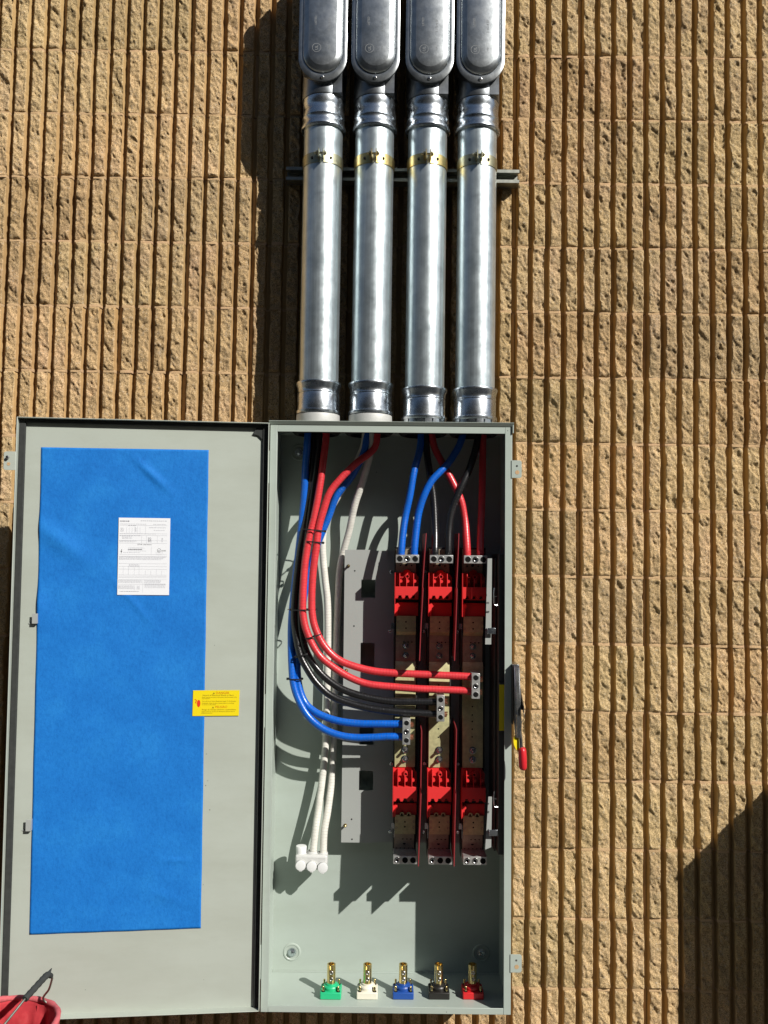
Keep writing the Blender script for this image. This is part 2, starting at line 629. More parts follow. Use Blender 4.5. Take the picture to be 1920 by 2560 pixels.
def rib_cols(nf):
    """columns of one rib: (x offset from its middle, 0 face .. 1 floor, face weight)"""
    h, g = FACE / 2, PITCH / 2
    c = [(-g, 1.0, 0), (-h - TAPER, 1.0, 0), (-h - TAPER * 0.6, 0.62, 0), (-h - TAPER * 0.25, 0.25, 0), (-h, 0.03, 0.35)]
    for i in range(nf):
        t = (i + 1) / (nf + 1)
        c.append((-h + FACE * t, 0.0, 1.0))
    c += [(h, 0.03, 0.35), (h + TAPER * 0.25, 0.25, 0), (h + TAPER * 0.6, 0.62, 0), (h + TAPER, 1.0, 0)]
    return c


def block_mesh(width, nrib, seed, fine):
    cols = []
    span = nrib * PITCH
    nf = 12 if fine else 3
    for k in range(nrib):
        xm = -span / 2 + PITCH * (k + 0.5)
        for (dx, dp, wt) in rib_cols(nf):
            cols.append((xm + dx, dp, wt, -1 if dx < 0 else 1, k))
    cols.append((span / 2, 1.0, 0, 1, nrib - 1))
    cols[0] = (-width / 2 + 0.0005, 1.0, 0, -1, 0)
    cols[-1] = (width / 2 - 0.0005, 1.0, 0, 1, nrib - 1)
    rows = 66 if fine else 16
    H = COURSE - JOINT
    zz = np.linspace(0, H, rows)
    x0 = np.array([c[0] for c in cols])
    dp = np.array([c[1] for c in cols])
    wt = np.array([c[2] for c in cols])
    sd_ = np.array([c[3] for c in cols])
    kk = np.array([c[4] for c in cols])
    X, Z = np.meshgrid(x0, zz)
    DP, _ = np.meshgrid(dp, zz)
    WT, _ = np.meshgrid(wt, zz)
    SD, _ = np.meshgrid(sd_, zz)
    KK, _ = np.meshgrid(kk, zz)
    ox, oz = 37.3 * seed, 91.7 * seed
    # wobbling arrises: every rib edge wanders and is chipped here and there
    edge = vnoise(KK * 7.3 + SD * 3.1 + ox, Z / 0.035 + oz) * 0.0024 + vnoise(KK * 5.1 + SD * 9.7 + ox, Z / 0.010 + oz) * 0.0013
    chip = np.clip(vnoise(KK * 3.3 + SD * 1.7 + ox + 50, Z / 0.022 + oz) - 0.30, 0, 1) * 0.022
    near = np.clip(1.0 - DP * 1.3, 0, 1)
    eg = near * np.where((WT < 0.99), 1.0, 0.45)
    inner = np.where(np.abs(X - X.mean()) < width / 2 - 0.004, 1, 0)
    X = X + (edge * SD - 0 * chip) * eg * inner * 0.9
    X = X - SD * chip * eg * inner * 0.8
    xs, zs = X + ox * 0.1, Z + oz * 0.1
    a, b = (xs * 0.80 + zs * 0.60), (-xs * 0.60 + zs * 0.80)
    big = vnoise(xs / 0.085 + 3, zs / 0.07) * 0.0105
    mid = vnoise(a / 0.0130, b / 0.0220) * 0.0054
    sml = vnoise(a / 0.0052 + 9, b / 0.0080) * 0.0050
    pit = -np.clip(vnoise(a / 0.0062 + 40, b / 0.0085 + 3) - 0.29, 0, 1) * 0.011
    crease = 1 - 2 * np.abs(vnoise(a / 0.0150 + 7, b / 0.0260 + 21) + 0.5 * vnoise(a / 0.006, b / 0.009 + 5))
    pit = pit - np.clip(crease - 0.80, 0, 1) * 0.010 * np.clip(vnoise(xs / 0.05, zs / 0.06 + 9) + 0.35, 0, 1)
    step = np.clip((vnoise(a / 0.022 + 11, b / 0.035 + 2)) * 9, -0.5, 0.5) * 0.0034
    rough = (big + mid + sml + pit + step)
    # smoother, slightly rounded at the top and bottom arris
    ez = np.minimum(Z, H - Z)
    fade = np.clip(ez / 0.006, 0, 1)
    disp = rough * (0.25 + 0.75 * fade) * np.where(WT > 0.9, 1.0, np.where(WT > 0.1, 0.5, 0.0))
    disp -= (1 - np.clip(ez / 0.007, 0, 1)) ** 2 * 0.0020 * (1 - DP)
    disp += vnoise(X / 0.03 + 5, Z / 0.05) * 0.0012 * (DP > 0.2)
    Y = DP * DEEP - disp
    nr, nc = X.shape
    top_back = np.c_[X[-1], np.full(nc, 0.034), np.full(nc, H)]
    bot_back = np.c_[X[0], np.full(nc, 0.034), np.full(nc, 0.0)]
    G = np.concatenate([bot_back[None], np.stack([X, Y, Z], -1), top_back[None]], 0)
    nr += 2
    V = G.reshape(-1, 3)
    i, j = np.meshgrid(np.arange(nr - 1), np.arange(nc - 1), indexing='ij')
    q = (i * nc + j).ravel()
    Fq = np.stack([q, q + 1, q + nc + 1, q + nc], 1).astype(np.int32)
    me = bpy.data.meshes.new('block')
    me.vertices.add(len(V))
    me.vertices.foreach_set('co', V.astype(np.float32).ravel())
    me.loops.add(Fq.size)
    me.loops.foreach_set('vertex_index', Fq.ravel())
    me.polygons.add(len(Fq))
    me.polygons.foreach_set('loop_start', np.arange(0, Fq.size, 4, dtype=np.int32))
    me.polygons.foreach_set('loop_total', np.full(len(Fq), 4, dtype=np.int32))
    me.update(calc_edges=True)
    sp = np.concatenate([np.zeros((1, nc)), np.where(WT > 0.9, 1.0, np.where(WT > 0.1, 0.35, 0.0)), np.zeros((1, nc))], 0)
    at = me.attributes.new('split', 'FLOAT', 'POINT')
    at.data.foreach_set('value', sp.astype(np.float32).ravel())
    me.polygons.foreach_set('use_smooth', np.ones(len(Fq), bool))
    me.set_sharp_from_angle(angle=R(50))
    me.materials.append(M['block'])
    return me


coarse_pool = {}
seed = 0
for c in range(NCOURSE):
    z0 = 3.252 - COURSE * (16 - c) + JOINT * 0.5 + 0.0      # bottom of the course's blocks
    off = 0.0 if (16 - c) % 2 == 0 else BL / 2
    mort = MB()
    x = EDGE0 + off - BL * math.ceil((EDGE0 + off - WX0) / BL)
    first = x
    while x < WX1:
        xm = x + BL / 2
        seed += 1
        vis = abs(xm) < 1.45 and 0.15 < z0 + 0.1 < 3.5
        # behind the enclosure and its open door nothing of the wall shows
        hidden = (-0.85 < xm < 0.15) and 0.62 < z0 and z0 + COURSE < 1.95
        if vis and not hidden:
            me = block_mesh(BL - 0.003, 8, seed, True)
        else:
            key = seed % 6
            if key not in coarse_pool:
                coarse_pool[key] = block_mesh(BL - 0.003, 8, 1000 + key, False)
            me = coarse_pool[key]
        ob = bpy.data.objects.new('block', me)
        COL.objects.link(ob)
        ob.parent = WALL
        ob.location = (xm + random.uniform(-0.0012, 0.0012), random.uniform(-0.0015, 0.0015), z0 + random.uniform(-0.0006, 0.0006))
        ob.rotation_euler = (0, random.uniform(-0.0025, 0.0025), 0)
        # mortar: bed joint under this block, tooled to the same ribs
        if c > 0:
            prof = []
            for k in range(8):
                xr = x + BL / 2 - 4 * PITCH + PITCH * (k + 0.5)
                h = FACE / 2 + 0.0005
                for dx, d in ((-PITCH / 2, DEEP), (-h - TAPER, DEEP), (-h, 0.0026), (-h / 2, 0.0018 + random.uniform(-.0010, .0012)),
                              (h / 2, 0.0018 + random.uniform(-.0010, .0012)), (h, 0.0026), (h + TAPER, DEEP)):
                    prof.append((xr + dx, d))
            prof[0] = (x, DEEP)
            prof.append((x + BL, DEEP))
            zb, zt = z0 - JOINT - 0.001, z0 + 0.001
            n = len(prof)
            lev = [zb, (zb * 2 + zt) / 3, (zb + zt * 2) / 3, zt]
            vs, fs = [], []
            for zi, zl in enumerate(lev):
                for (px_, d) in prof:
                    j = random.uniform(-0.0006, 0.0006)
                    sag = (random.choice((0.0004, 0.0008, 0.0015, 0.0032, 0.0050)) if zi == 3 else (random.uniform(0, 0.0012) if zi == 2 else 0.0))
                    vs.append((px_, d + j + sag, zl))
            for zi in range(3):
                for k in range(n - 1):
                    fs.append((zi * n + k, zi * n + k + 1, (zi + 1) * n + k + 1, (zi + 1) * n + k))
            mort.add(vs, fs)
        x += BL
    # head joints and the backing of the course
    x = first
    while x < WX1 + BL:
        mort.box(x - 0.004, x + 0.004, DEEP - 0.0016, 0.05, z0 - 0.001, z0 + COURSE - JOINT + 0.001)
        x += BL
    mort.box(first, WX1 + 0.2, 0.030, 0.19, z0 - JOINT - 0.001, z0 + COURSE - JOINT - 0.001)
    mort.build('mortar_joint', 'mortar', WALL, recalc=False, angle=60)

g = MB().add([(-60, -120, 0), (60, -120, 0), (60, 0.3, 0), (-60, 0.3, 0)], [(0, 1, 2, 3)])
gr = g.build('ground', 'ground', None, recalc=False)
gr['kind'] = 'structure'

# ------------------------------------------------------------------ unseen building, added behind the camera to cut sky light and deepen shadows
M['siding'] = paint('dark_brown_siding', (0.075, 0.06, 0.045), 0.8, 0.15, 0.2, 0.2, 1.5)
M['shade_glass'] = paint('dark_window_glass', (0.03, 0.035, 0.04), 0.12, 0.1, 0.0)
t = thing('sky_blocker', 'added unseen dark brown facade behind the camera that blocks sky light', 'light blocker', (-4, -14, 0), 'world')
MB().box(-40, 30, -24, -14, 0, 10.4).build('wall', 'siding', t)
MB().box(-40.3, 30.3, -24.3, -13.7, 10.401, 10.75).build('roof', 'edge', t)
for k in range(6):
    xd = -34 + 11 * k
    MB().box(xd, xd + 3.6, -14.06, -13.995, 0.02, 3.8).build('roller_door', 'edge', t)
    for q in range(2):
        wf = MB().box(xd + 5 + q * 2.4, xd + 6.8 + q * 2.4, -14.08, -13.99, 4.6, 6.1).build('window', 'siding', t)
        MB().box(xd + 5.1 + q * 2.4, xd + 6.7 + q * 2.4, -13.989, -13.98, 4.7, 6.0).build('pane', 'shade_glass', wf)

# ------------------------------------------------------------------ free-standing cabinet at the right, its shadow falls on the wall
t = thing('steel_cabinet', 'gray steel cabinet standing against the wall right of the enclosure', 'cabinet', (1.62, -0.24, 0), 'world')
MB().box(1.338, 1.93, -0.44, -0.02, 0.04, 1.175).build('body', 'cabinet', t, bevel=0.004)
MB().box(1.338, 1.93, -0.4515, -0.005, 1.176, 1.192).build('roof_panel', 'cabinet', t, bevel=0.003)
MB().box(1.352, 1.63, -0.456, -0.442, 0.08, 1.15).build('door', 'cabinet', t, bevel=0.003)
MB().box(1.638, 1.916, -0.456, -0.442, 0.08, 1.15).build('door', 'cabinet', t, bevel=0.003)
MB().box(1.604, 1.618, -0.478, -0.457, 0.58, 0.70).build('handle', 'steel', t, bevel=0.003)
MB().box(1.36, 1.91, -0.42, -0.04, 0.0, 0.04).build('plinth', 'black', t)

# ------------------------------------------------------------------ conduits, fittings, strut
XC = [-0.2035, -0.0508, 0.1064, 0.2540]
YC, RC = -0.120, 0.0573
ORD = ['leftmost', 'second from the left', 'third from the left', 'rightmost']


def zpx(px, py, Y):
    return PW(px, py, Y)[2]


st = thing('strut_channel', 'slotted steel strut channel lying across the wall behind the conduits', 'strut', (0.034, -0.0205, 2.845), 'world')
z_s = 2.846
s_ = MB()
x0, x1 = -0.322, 0.392
s_.box(x0, x1, -0.0025, -0.0002, z_s - 0.0205, z_s + 0.0205)
s_.box(x0, x1, -0.041, -0.0025, z_s + 0.0183, z_s + 0.0205)
s_.box(x0, x1, -0.041, -0.0025, z_s - 0.0205, z_s - 0.0183)
s_.box(x0, x1, -0.041, -0.0388, z_s + 0.011, z_s + 0.0183)
s_.box(x0, x1, -0.041, -0.0388, z_s - 0.0183, z_s - 0.011)
s_.box(x0, x1, -0.0388, -0.032, z_s + 0.011, z_s + 0.0128)
s_.box(x0, x1, -0.0388, -0.032, z_s - 0.0128, z_s - 0.011)
s_.build('channel', 'strut', st, recalc=False)
for bxp in (-0.28, 0.33):
    MB().lathe([(0.011, 0), (0.011, -0.003), (0.008, -0.003), (0.008, -0.010)], (bxp, -0.0025, z_s), 'y', 6).build('anchor_bolt', 'zinc', st)

for i, xc in enumerate(XC):
    lean = (0.0, 0.0, 0.0, 0.0012)[i]
    who = ORD[i]
    pxc = 807 + 129 * i
    # pipe
    zt, zb = zpx(806, 292, YC - RC), zpx(800, 962, YC - RC)
    pb = MB()
    pb.tube([(xc, YC, zb - 0.03 + (zt - zb + 0.06) * k / 12) for k in range(13)], RC, 48)
    single(pb, 'conduit', 'galv', 'large galvanized steel conduit, %s of the four' % who, 'conduit', (xc, YC, zb), 'world', 'vertical conduits above the enclosure')
    # lower compression connector
    dz = (0, 0, -0.013, -0.013)[i]
    z_r0, z_r1, z_s1 = zpx(798, 950, YC - RC) + dz, zpx(798, 977, YC - RC) + dz, zpx(798, 1026, YC - RC) + dz
    t = thing('conduit_connector', 'shiny plated connector joining the %s conduit to the enclosure top' % who, 'connector', (xc, YC, z_s1 - 0.02), 'world', 'connectors on the enclosure top')
    rr = RC + 0.0015
    MB().lathe([(rr - 0.004, z_r1 - z_r0 - 0.001), (rr + 0.0045, z_r1 - z_r0), (rr + 0.0062, (z_r1 - z_r0) * .8), (rr + 0.0045, (z_r1 - z_r0) * .55), (rr + 0.0010, (z_r1 - z_r0) * .30), (rr + 0.0012, (z_r1 - z_r0) * .12),
                (rr + 0.0058, 0.0006), (rr + 0.0062, 0.003), (rr + 0.0030, 0.005), (rr - 0.004, 0.0052)][::-1] if False else
               [(rr + 0.0005, 0), (rr + 0.0030, 0.0010), (rr + 0.0018, 0.006), (rr + 0.0028, 0.014), (rr + 0.0062, 0.024), (rr + 0.0072, 0.028), (rr + 0.0066, 0.0315), (rr + 0.0035, 0.0335), (rr - 0.003, 0.0335)],
               (xc, YC, z_r1), 'z', 48, False, False).build('gland_nut', 'zinc', t)
    MB().lathe([(rr + 0.0052, -0.004), (rr + 0.0062, 0.0), (rr + 0.0060, 0.0045), (rr + 0.0025, 0.0065), (rr + 0.0018, 0.012), (rr + 0.0022, z_r1 - z_s1 - 0.004), (rr + 0.0005, z_r1 - z_s1)],
               (xc, YC, z_s1), 'z', 48, False, False).build('sleeve', 'zinc', t)
    if i < 2:
        hb = MB()
        hb.lathe([(rr + 0.0035, -0.034), (rr + 0.0050, -0.030), (rr + 0.0042, -0.006), (rr + 0.0005, -0.0035)], (xc, YC, z_s1), 'z', 48, False, False)
        hb.build('cast_hub', 'hub', t)
    else:
        hb = MB()
        nn = 16
        for k in range(nn):
            a0, a1 = 2 * math.pi * k / nn, 2 * math.pi * (k + 0.80) / nn
            poly = [(xc + r_ * math.cos(a), YC + r_ * math.sin(a)) for r_, a in ((rr - 0.004, a0), (rr + 0.0046, a0), (rr + 0.0049, (a0 + a1) / 2), (rr + 0.0046, a1), (rr - 0.004, a1))]
            hb.prism(poly, z_s1 - 0.022, z_s1 - 0.0042, 'z')
        hb.lathe([(rr - 0.001, -0.0225), (rr - 0.001, -0.004)], (xc, YC, z_s1), 'z', 40, False, False)
        hb.build('castellated_nut', 'zinc', t)
    # upper compression connector
    z_u0, z_u1, z_u2 = zpx(806, 310, YC - RC), zpx(806, 279, YC - RC), zpx(806, 234, YC - RC)
    t = thing('conduit_connector', 'shiny plated connector under the conduit fitting of the %s conduit' % who, 'connector', (xc, YC, z_u0), 'world', 'connectors under the conduit fittings')
    H2 = z_u1 - z_u0
    MB().lathe([(rr - 0.002, 0.0), (rr + 0.0058, 0.0008), (rr + 0.0078, 0.0045), (rr + 0.0070, 0.011), (rr + 0.0038, H2 * .5), (rr + 0.0020, H2 * .8), (rr + 0.0040, H2 - 0.002), (rr + 0.0010, H2)],
               (xc, YC, z_u0), 'z', 48, False, False).build('gland_nut', 'zinc', t)
    H3 = z_u2 - z_u1
    MB().lathe([(rr + 0.0008, 0.0), (rr + 0.0032, 0.001), (rr + 0.0028, H3 * .3), (rr + 0.0018, H3 * .34), (rr + 0.0020, H3 * .62), (rr + 0.0034, H3 * .70), (rr + 0.0034, H3 - 0.001), (rr, H3)],
               (xc, YC, z_u1), 'z', 48, False, False).build('sleeve', 'zinc', t)
    # conduit body
    yf = -0.196
    zc = 3.049 + 0.0697
    ztop = zc + 0.36
    t = thing('conduit_fitting', 'gray cast conduit fitting with rounded lid on the %s conduit' % who, 'conduit fitting', (xc, YC, z_u2), 'world', 'conduit fittings at the top of the photo')
    bb = MB()
    rb = 0.0665
    bb.loft([stadium(xc, rb - 0.008, zc, ztop, -0.052), stadium(xc, rb - 0.002, zc, ztop, -0.064), stadium(xc, rb - 0.002, zc, ztop, yf + 0.016), stadium(xc, rb + 0.0015, zc, ztop, yf + 0.010), stadium(xc, rb + 0.0015, zc, ztop, yf + 0.0042)])
    zn = zc - rb
    bb.lathe([(rr + 0.0045, z_u2 + 0.0005 - zn), (rr + 0.0055, z_u2 + 0.004 - zn), (rr + 0.0050, 0.012), (rr + 0.0040, 0.06)], (xc, YC, zn), 'z', 40)
    bb.box(xc + 0.030, xc + 0.056, YC - 0.0585, YC - 0.02, z_u2 + 0.004, zc - 0.03)
    bb.build('body', 'cast', t, bevel=0.0)
    r0 = 0.0697
    zi = zc + 0.0125
    cv = MB()
    cv.loft([stadium(xc, r0, zc, ztop, yf + 0.004), stadium(xc, r0, zc, ztop, yf + 0.0008), stadium(xc, r0 - 0.0012, zc, ztop, yf),
             stadium(xc, 0.0600, zi, ztop - 0.012, yf), stadium(xc, 0.0595, zi, ztop - 0.012, yf + 0.0028), stadium(xc, 0.0578, zi, ztop - 0.012, yf + 0.0028), stadium(xc, 0.0570, zi, ztop - 0.012, yf - 0.0030), stadium(xc, 0.0555, zi, ztop - 0.012, yf - 0.0050),
             stadium(xc, 0.0490, zi, ztop - 0.012, yf - 0.0085), stadium(xc, 0.0420, zi, ztop - 0.012, yf - 0.0124), stadium(xc, 0.0400, zi, ztop - 0.012, yf - 0.0130)])
    lid = cv.build('lid', 'lid', t, angle=50)
    rn = MB()
    zr_ = zpx(1000, 100, -0.03)
    rn.lathe([(0.0585, -0.053), (0.0585, -0.040), (0.0655, -0.0395), (0.0655, -0.024), (0.0570, -0.0235), (0.0570, 0.004)], (xc, 0.0, zr_), 'y', 32)
    rn.build('rear_nipple', 'zinc', t)
    sw = MB()
    sz = zc - 0.0575
    sw.lathe([(0.0052, 0.0), (0.0052, -0.0016), (0.0044, -0.0034), (0.0022, -0.0042)], (xc, yf, sz), 'y', 18)
    sw.box(xc - 0.0040, xc + 0.0040, yf - 0.0047, yf - 0.0041, sz - 0.0006, sz + 0.0006)
    sw.build('screw', 'steel', t)
    # stamped lettering, read from top to bottom
    yl = yf - 0.0133

    def vert_text(s, size, x_, z_, align='LEFT'):
        vs, fs = text_geo(s, size, align)
        MB().add([(x_ - v_, yl, z_ + u_) for u_, v_ in vs], fs).build('lettering', 'emboss', lid, recalc=False)
    vert_text('LISTED', 0.0085, xc - 0.018, zi + 0.078)
    vert_text('3 1/2-4 EF', 0.0095, xc + 0.022, zi + 0.060)
    vert_text('USA', 0.0062, xc + 0.021, zi + 0.006)
    vert_text('UL', 0.012, xc - 0.013, zi + 0.010, 'CENTER')
    ring = []
    for rad in (0.0128, 0.0118):
        ring.append([(xc - 0.017 + rad * math.cos(2 * math.pi * q / 28), yl, zi + 0.010 + rad * math.sin(2 * math.pi * q / 28)) for q in range(28)])
    MB().loft(ring, False, False).build('emblem_ring', 'emboss', lid, recalc=False)
    # strut clamp
    zk = zpx(806 + 128.6 * i, 392 + 1.5 * i, YC - RC)
    mk = ('dichro2', 'dichro', 'dichro', 'dichro2')[i]
    t = thing('pipe_clamp', '%s bolted strap clamp round the %s conduit' % (('dull zinc', 'yellow', 'golden', 'pale yellow')[i], who), 'clamp', (xc, YC, zk), 'world', 'strap clamps holding the conduits to the strut')
    for sgn in (-1, 1):
        sb = MB()
        bw = 0.0155
        rings = []
        for q in range(15):
            a = R(4 + 172 * q / 14 if False else 6 + q * 12.0)
            cx_, sy_ = math.sin(a) * sgn, -math.cos(a)
            rings.append([(xc + (RC + ro) * cx_, YC + (RC + ro) * sy_, zk + hz) for ro, hz in ((0.0002, -bw), (0.0024, -bw), (0.0024, bw), (0.0002, bw))])
        sb.loft(rings)
        # ear standing off the front
        xe = xc + sgn * 0.0066
        sb.box(xe - 0.0012, xe + 0.0012, YC - RC - 0.024, YC - RC + 0.001, zk - bw * 0.55, zk + bw)
        sb.build('strap', mk, t, recalc=True)
        MB().lathe([(0.0048, 0), (0.0048, 0.0008)], (xc + sgn * 0.0265, YC - math.sqrt((RC + 0.0024) ** 2 - 0.0265 ** 2) - 0.0009, zk - 0.001), 'y', 14).build('slot_hole', 'hole', t)
    bo = MB()
    yb = YC - RC - 0.013
    bo.lathe([(0.0032, -0.020), (0.0032, 0.016)], (xc, yb, zk + 0.006), 'x', 12)
    bo.lathe([(0.0066, -0.0145), (0.0066, -0.0085)], (xc, yb, zk + 0.006), 'x', 6)
    bo.lathe([(0.0068, 0.0078), (0.0066, 0.012), (0.004, 0.0145)], (xc, yb, zk + 0.006), 'x', 14)
    bo.build('bolt', 'dichro2' if i in (0, 3) else 'brass', t)

# ------------------------------------------------------------------ the enclosure
EX0, EX1, EZ0, EZ1 = -0.3215, 0.3495, 0.4555, 2.0455
YF, YB = -0.245, -0.020
T = 0.002
E_LOC = (0.014, -0.13, EZ0)
ENC = thing('electrical_enclosure', 'open gray steel electrical enclosure with its hinged door swung wide to the left', 'enclosure', E_LOC)
fl = 0.0195
sh = MB()
sh.box(EX0 + T, EX1 - T, YB, YB + T, EZ0 + T, EZ1 - T)
sh.build('back_panel', 'gray', ENC)
MB().box(EX0, EX0 + T, YF + T, YB + T, EZ0, EZ1).build('side_panel', 'gray', ENC)
MB().box(EX1 - T, EX1, YF + T, YB + T, EZ0, EZ1).build('side_panel', 'gray', ENC)
MB().box(EX0 + T, EX1 - T, YF + T, YB + T, EZ1 - T, EZ1 - 0.00001).build('top_panel', 'gray', ENC)
MB().box(EX0 + T, EX1 - T, YF + T, YB + T, EZ0 + 0.00001, EZ0 + T).build('bottom_panel', 'gray', ENC)
fr = MB()
fr.box(EX0, EX0 + fl, YF, YF + T, EZ0, EZ1)
fr.build('flange', 'gray', ENC, bevel=0.0008)
fr = MB()
fr.box(EX1 - fl, EX1, YF, YF + T, EZ0, EZ1)
fr.build('flange', 'gray', ENC, bevel=0.0008)
MB().box(EX0 + fl + 0.0004, EX1 - fl - 0.0004, YF + 0.0002, YF + T, EZ1 - 0.0235, EZ1 - 0.004).build('flange', 'gray', ENC, bevel=0.0008)
MB().box(EX0 + fl + 0.0004, EX1 - fl - 0.0004, YF + 0.0002, YF + T, EZ0, EZ0 + 0.0165).build('flange', 'gray', ENC, bevel=0.0008)
# returns of the flanges
MB().box(EX0 + fl - T, EX0 + fl, YF + T, YF + 0.012, EZ0 + 0.02, EZ1 - 0.026).build('flange_return', 'gray', ENC)
# rain lip over the opening
rl = MB()
rl.prism([(YF - 0.0095, EZ1 + 0.0052), (YF - 0.0095, EZ1 + 0.0062), (YB + 0.003, EZ1 + 0.0075), (YB + 0.003, EZ1 + 0.001), (YF + 0.002, EZ1 + 0.0005), (YF - 0.0012, EZ1 - 0.0038), (YF - 0.0016, EZ1 - 0.0038)], EX0 - 0.003, EX1 + 0.004, 'x')
rl.build('rain_lip', 'gray', ENC)
MB().box(EX1 + 0.0006, EX1 + 0.0035, YF - 0.006, YF + 0.004, EZ1 - 0.022, EZ1 + 0.0002).build('lip_end', 'gray', ENC)
# padlock tabs at the right
for (ty, hy) in ((1151, 1195), (2386, 2431)):
    za, zb_ = P(1290, hy, YF - 0.001)[2], P(1290, ty, YF - 0.001)[2]
    xr = P(1304, (ty + hy) / 2, YF - 0.001)[0]
    tb = MB()
    tb.prism([(EX1 - 0.002, za), (xr - 0.004, za), (xr, za + 0.004), (xr, zb_ - 0.004), (xr - 0.004, zb_), (EX1 - 0.002, zb_)], YF - 0.0022, YF - 0.0002)
    tab = tb.build('padlock_tab', 'gray', ENC, bevel=0.0004)
    xm = (EX1 + xr) / 2 + 0.001
    MB().lathe([(0.0058, 0), (0.0058, -0.0004)], (xm, YF - 0.0023, za + (zb_ - za) * 0.32), 'y', 18).build('padlock_hole', 'mortar', tab)
    MB().lathe([(0.0027, 0), (0.0027, -0.0004)], (xm - 0.001, YF - 0.0023, za + (zb_ - za) * 0.68), 'y', 14).build('screw_hole', 'steel', tab)
# mounting bolts in their dimples
for (bx, by) in ((730, 2380), (748, 1131), (1203, 2383), (1196, 1131)):
    c = P(bx, by, YB)
    dm = MB()
    dm.lathe([(0.0262, 0.0), (0.0250, -0.0018), (0.0215, -0.0024), (0.0195, -0.0008), (0.012, -0.0004)], (c[0], YB, c[2]), 'y', 32)
    d_ob = dm.build('dimple', 'gray', ENC)
    bt = MB()
    bt.lathe([(0.0125, -0.0008), (0.0125, -0.0030), (0.0095, -0.0032)], (c[0], YB, c[2]), 'y', 24)
    bt.lathe([(0.0088, -0.0032), (0.0088, -0.0095), (0.006, -0.011)], (c[0], YB, c[2]), 'y', 6)
    bt.build('bolt', 'zinc', d_ob)
# knockout bushings hanging from the top panel
for xc in XC:
    bs = MB()
    zt_ = EZ1 - T - 0.0001
    bs.lathe([(0.070, 0.0), (0.070, -0.006), (0.064, -0.012), (0.054, -0.013), (0.052, -0.004)], (xc, YC, zt_), 'z', 36, False, True)
    bs.build('bushing', 'black', ENC)
# seam and specks on the floor and walls
MB().box(EX0 + T + 0.0005, EX1 - T - 0.0005, YB - 0.008, YB - 0.0002, EZ0 + T + 0.0002, EZ0 + T + 0.0012).build('weld_seam', 'gray', ENC, bevel=0.0005)
# mechanism channel along the right side
xa, xb = P(1247, 1700, -0.235)[0], EX1 - T - 0.0005
MB().box(xa, xb, -0.228, YB - 0.001, P(1250, 2140, -0.235)[2], P(1250, 1385, -0.235)[2]).build('mechanism_cover', 'edge', ENC, bevel=0.002)
MB().box(P(1236, 1700, -0.19)[0], xa - 0.0008, -0.19, YB - 0.001, P(1250, 2128, -0.19)[2], P(1250, 1395, -0.19)[2]).build('mechanism_channel', 'edge', ENC, bevel=0.0015)
p0, p1 = P(1247, 1711, -0.235), P(1261, 1826, -0.235)
lpl = MB().box(p0[0], p1[0] + 0.002, -0.2385, -0.2282, p1[2] - 0.004, p0[2] + 0.004).build('label_bracket', 'edge', ENC)
MB().box(p0[0] + 0.0006, p1[0] + 0.002, -0.2392, -0.2386, p1[2], p0[2]).build('warning_sticker', 'yellow', lpl)
# operating handle on the right side wall
gx0 = P(1303, 1880, -0.30)[0]
hd = MB()
hx0, hx1 = EX1 + 0.003, EX1 + 0.0150
ztop_h, zmid, zlow = P(1290, 1664, -0.27)[2], P(1290, 1765, -0.29)[2], P(1300, 1872, -0.30)[2]
poly = [(-0.262, ztop_h), (-0.272, ztop_h - 0.01), (-0.296, zmid), (-0.304, zlow + 0.03), (-0.296, zlow + 0.03), (-0.240, zmid - 0.02), (-0.130, zmid - 0.03), (-0.110, zmid), (-0.130, zmid + 0.05), (-0.215, ztop_h)]
hd.prism(poly, hx0 + 0.0, hx0 + 0.0025, 'x')
hd.prism(poly, hx1 + 0.0005, hx1 + 0.003, 'x')
hd.prism([(-0.262, ztop_h), (-0.274, ztop_h - 0.01), (-0.2985, zmid), (-0.306, zlow + 0.03), (-0.304, zlow + 0.03), (-0.296, zmid), (-0.272, ztop_h - 0.01), (-0.260, ztop_h)], hx0 + 0.0026, hx1 + 0.0004, 'x')
hd.prism([(-0.20, ztop_h + 0.0022), (-0.262, ztop_h + 0.0022), (-0.264, ztop_h), (-0.20, ztop_h)], hx0 - 0.003, hx1 + 0.003, 'x')
hd.lathe([(0.030, -0.0), (0.030, 0.016)], (EX1 + 0.0005, -0.15, zmid + 0.005), 'x', 28)
hd.tube([(hx1 - 0.001, -0.298, zlow + 0.045), (hx1 + 0.0015, -0.300, zlow + 0.02), (gx0, -0.300, zlow - 0.02)], 0.0055, 12)
HND = hd.build('operating_handle', 'steel', ENC, bevel=0.0008)
arm = MB()
arm.prism([(-0.12, zmid + 0.015), (-0.262, zmid + 0.002), (-0.286, zmid - 0.045), (-0.280, zlow + 0.02), (-0.266, zlow + 0.02), (-0.250, zmid - 0.045), (-0.12, zmid - 0.02)], EX1 + 0.0183, EX1 + 0.0215, 'x')
arm.build('lever_arm', 'edge', HND, bevel=0.0008)
hc_ = MB()
hc_.box(EX1 + 0.0004, EX1 + 0.0028, -0.262, -0.10, zmid - 0.055, ztop_h + 0.001)
hc_.lathe([(0.024, 0.003), (0.024, 0.0185), (0.014, 0.0186), (0.014, 0.026)], (EX1, -0.15, zmid), 'x', 26)
hc_.build('pivot_bracket', 'edge', HND, bevel=0.0006)
MB().prism([(-0.20, ztop_h - 0.03), (-0.30, zmid + 0.01), (-0.312, zmid + 0.004), (-0.312, zmid - 0.014), (-0.30, zmid - 0.010), (-0.20, zmid - 0.02)], EX1 + 0.0218, EX1 + 0.0236, 'x').build('lock_plate', 'steel', HND)
gz0, gz1 = P(1308, 1925, -0.30)[2], P(1308, 1868, -0.30)[2]
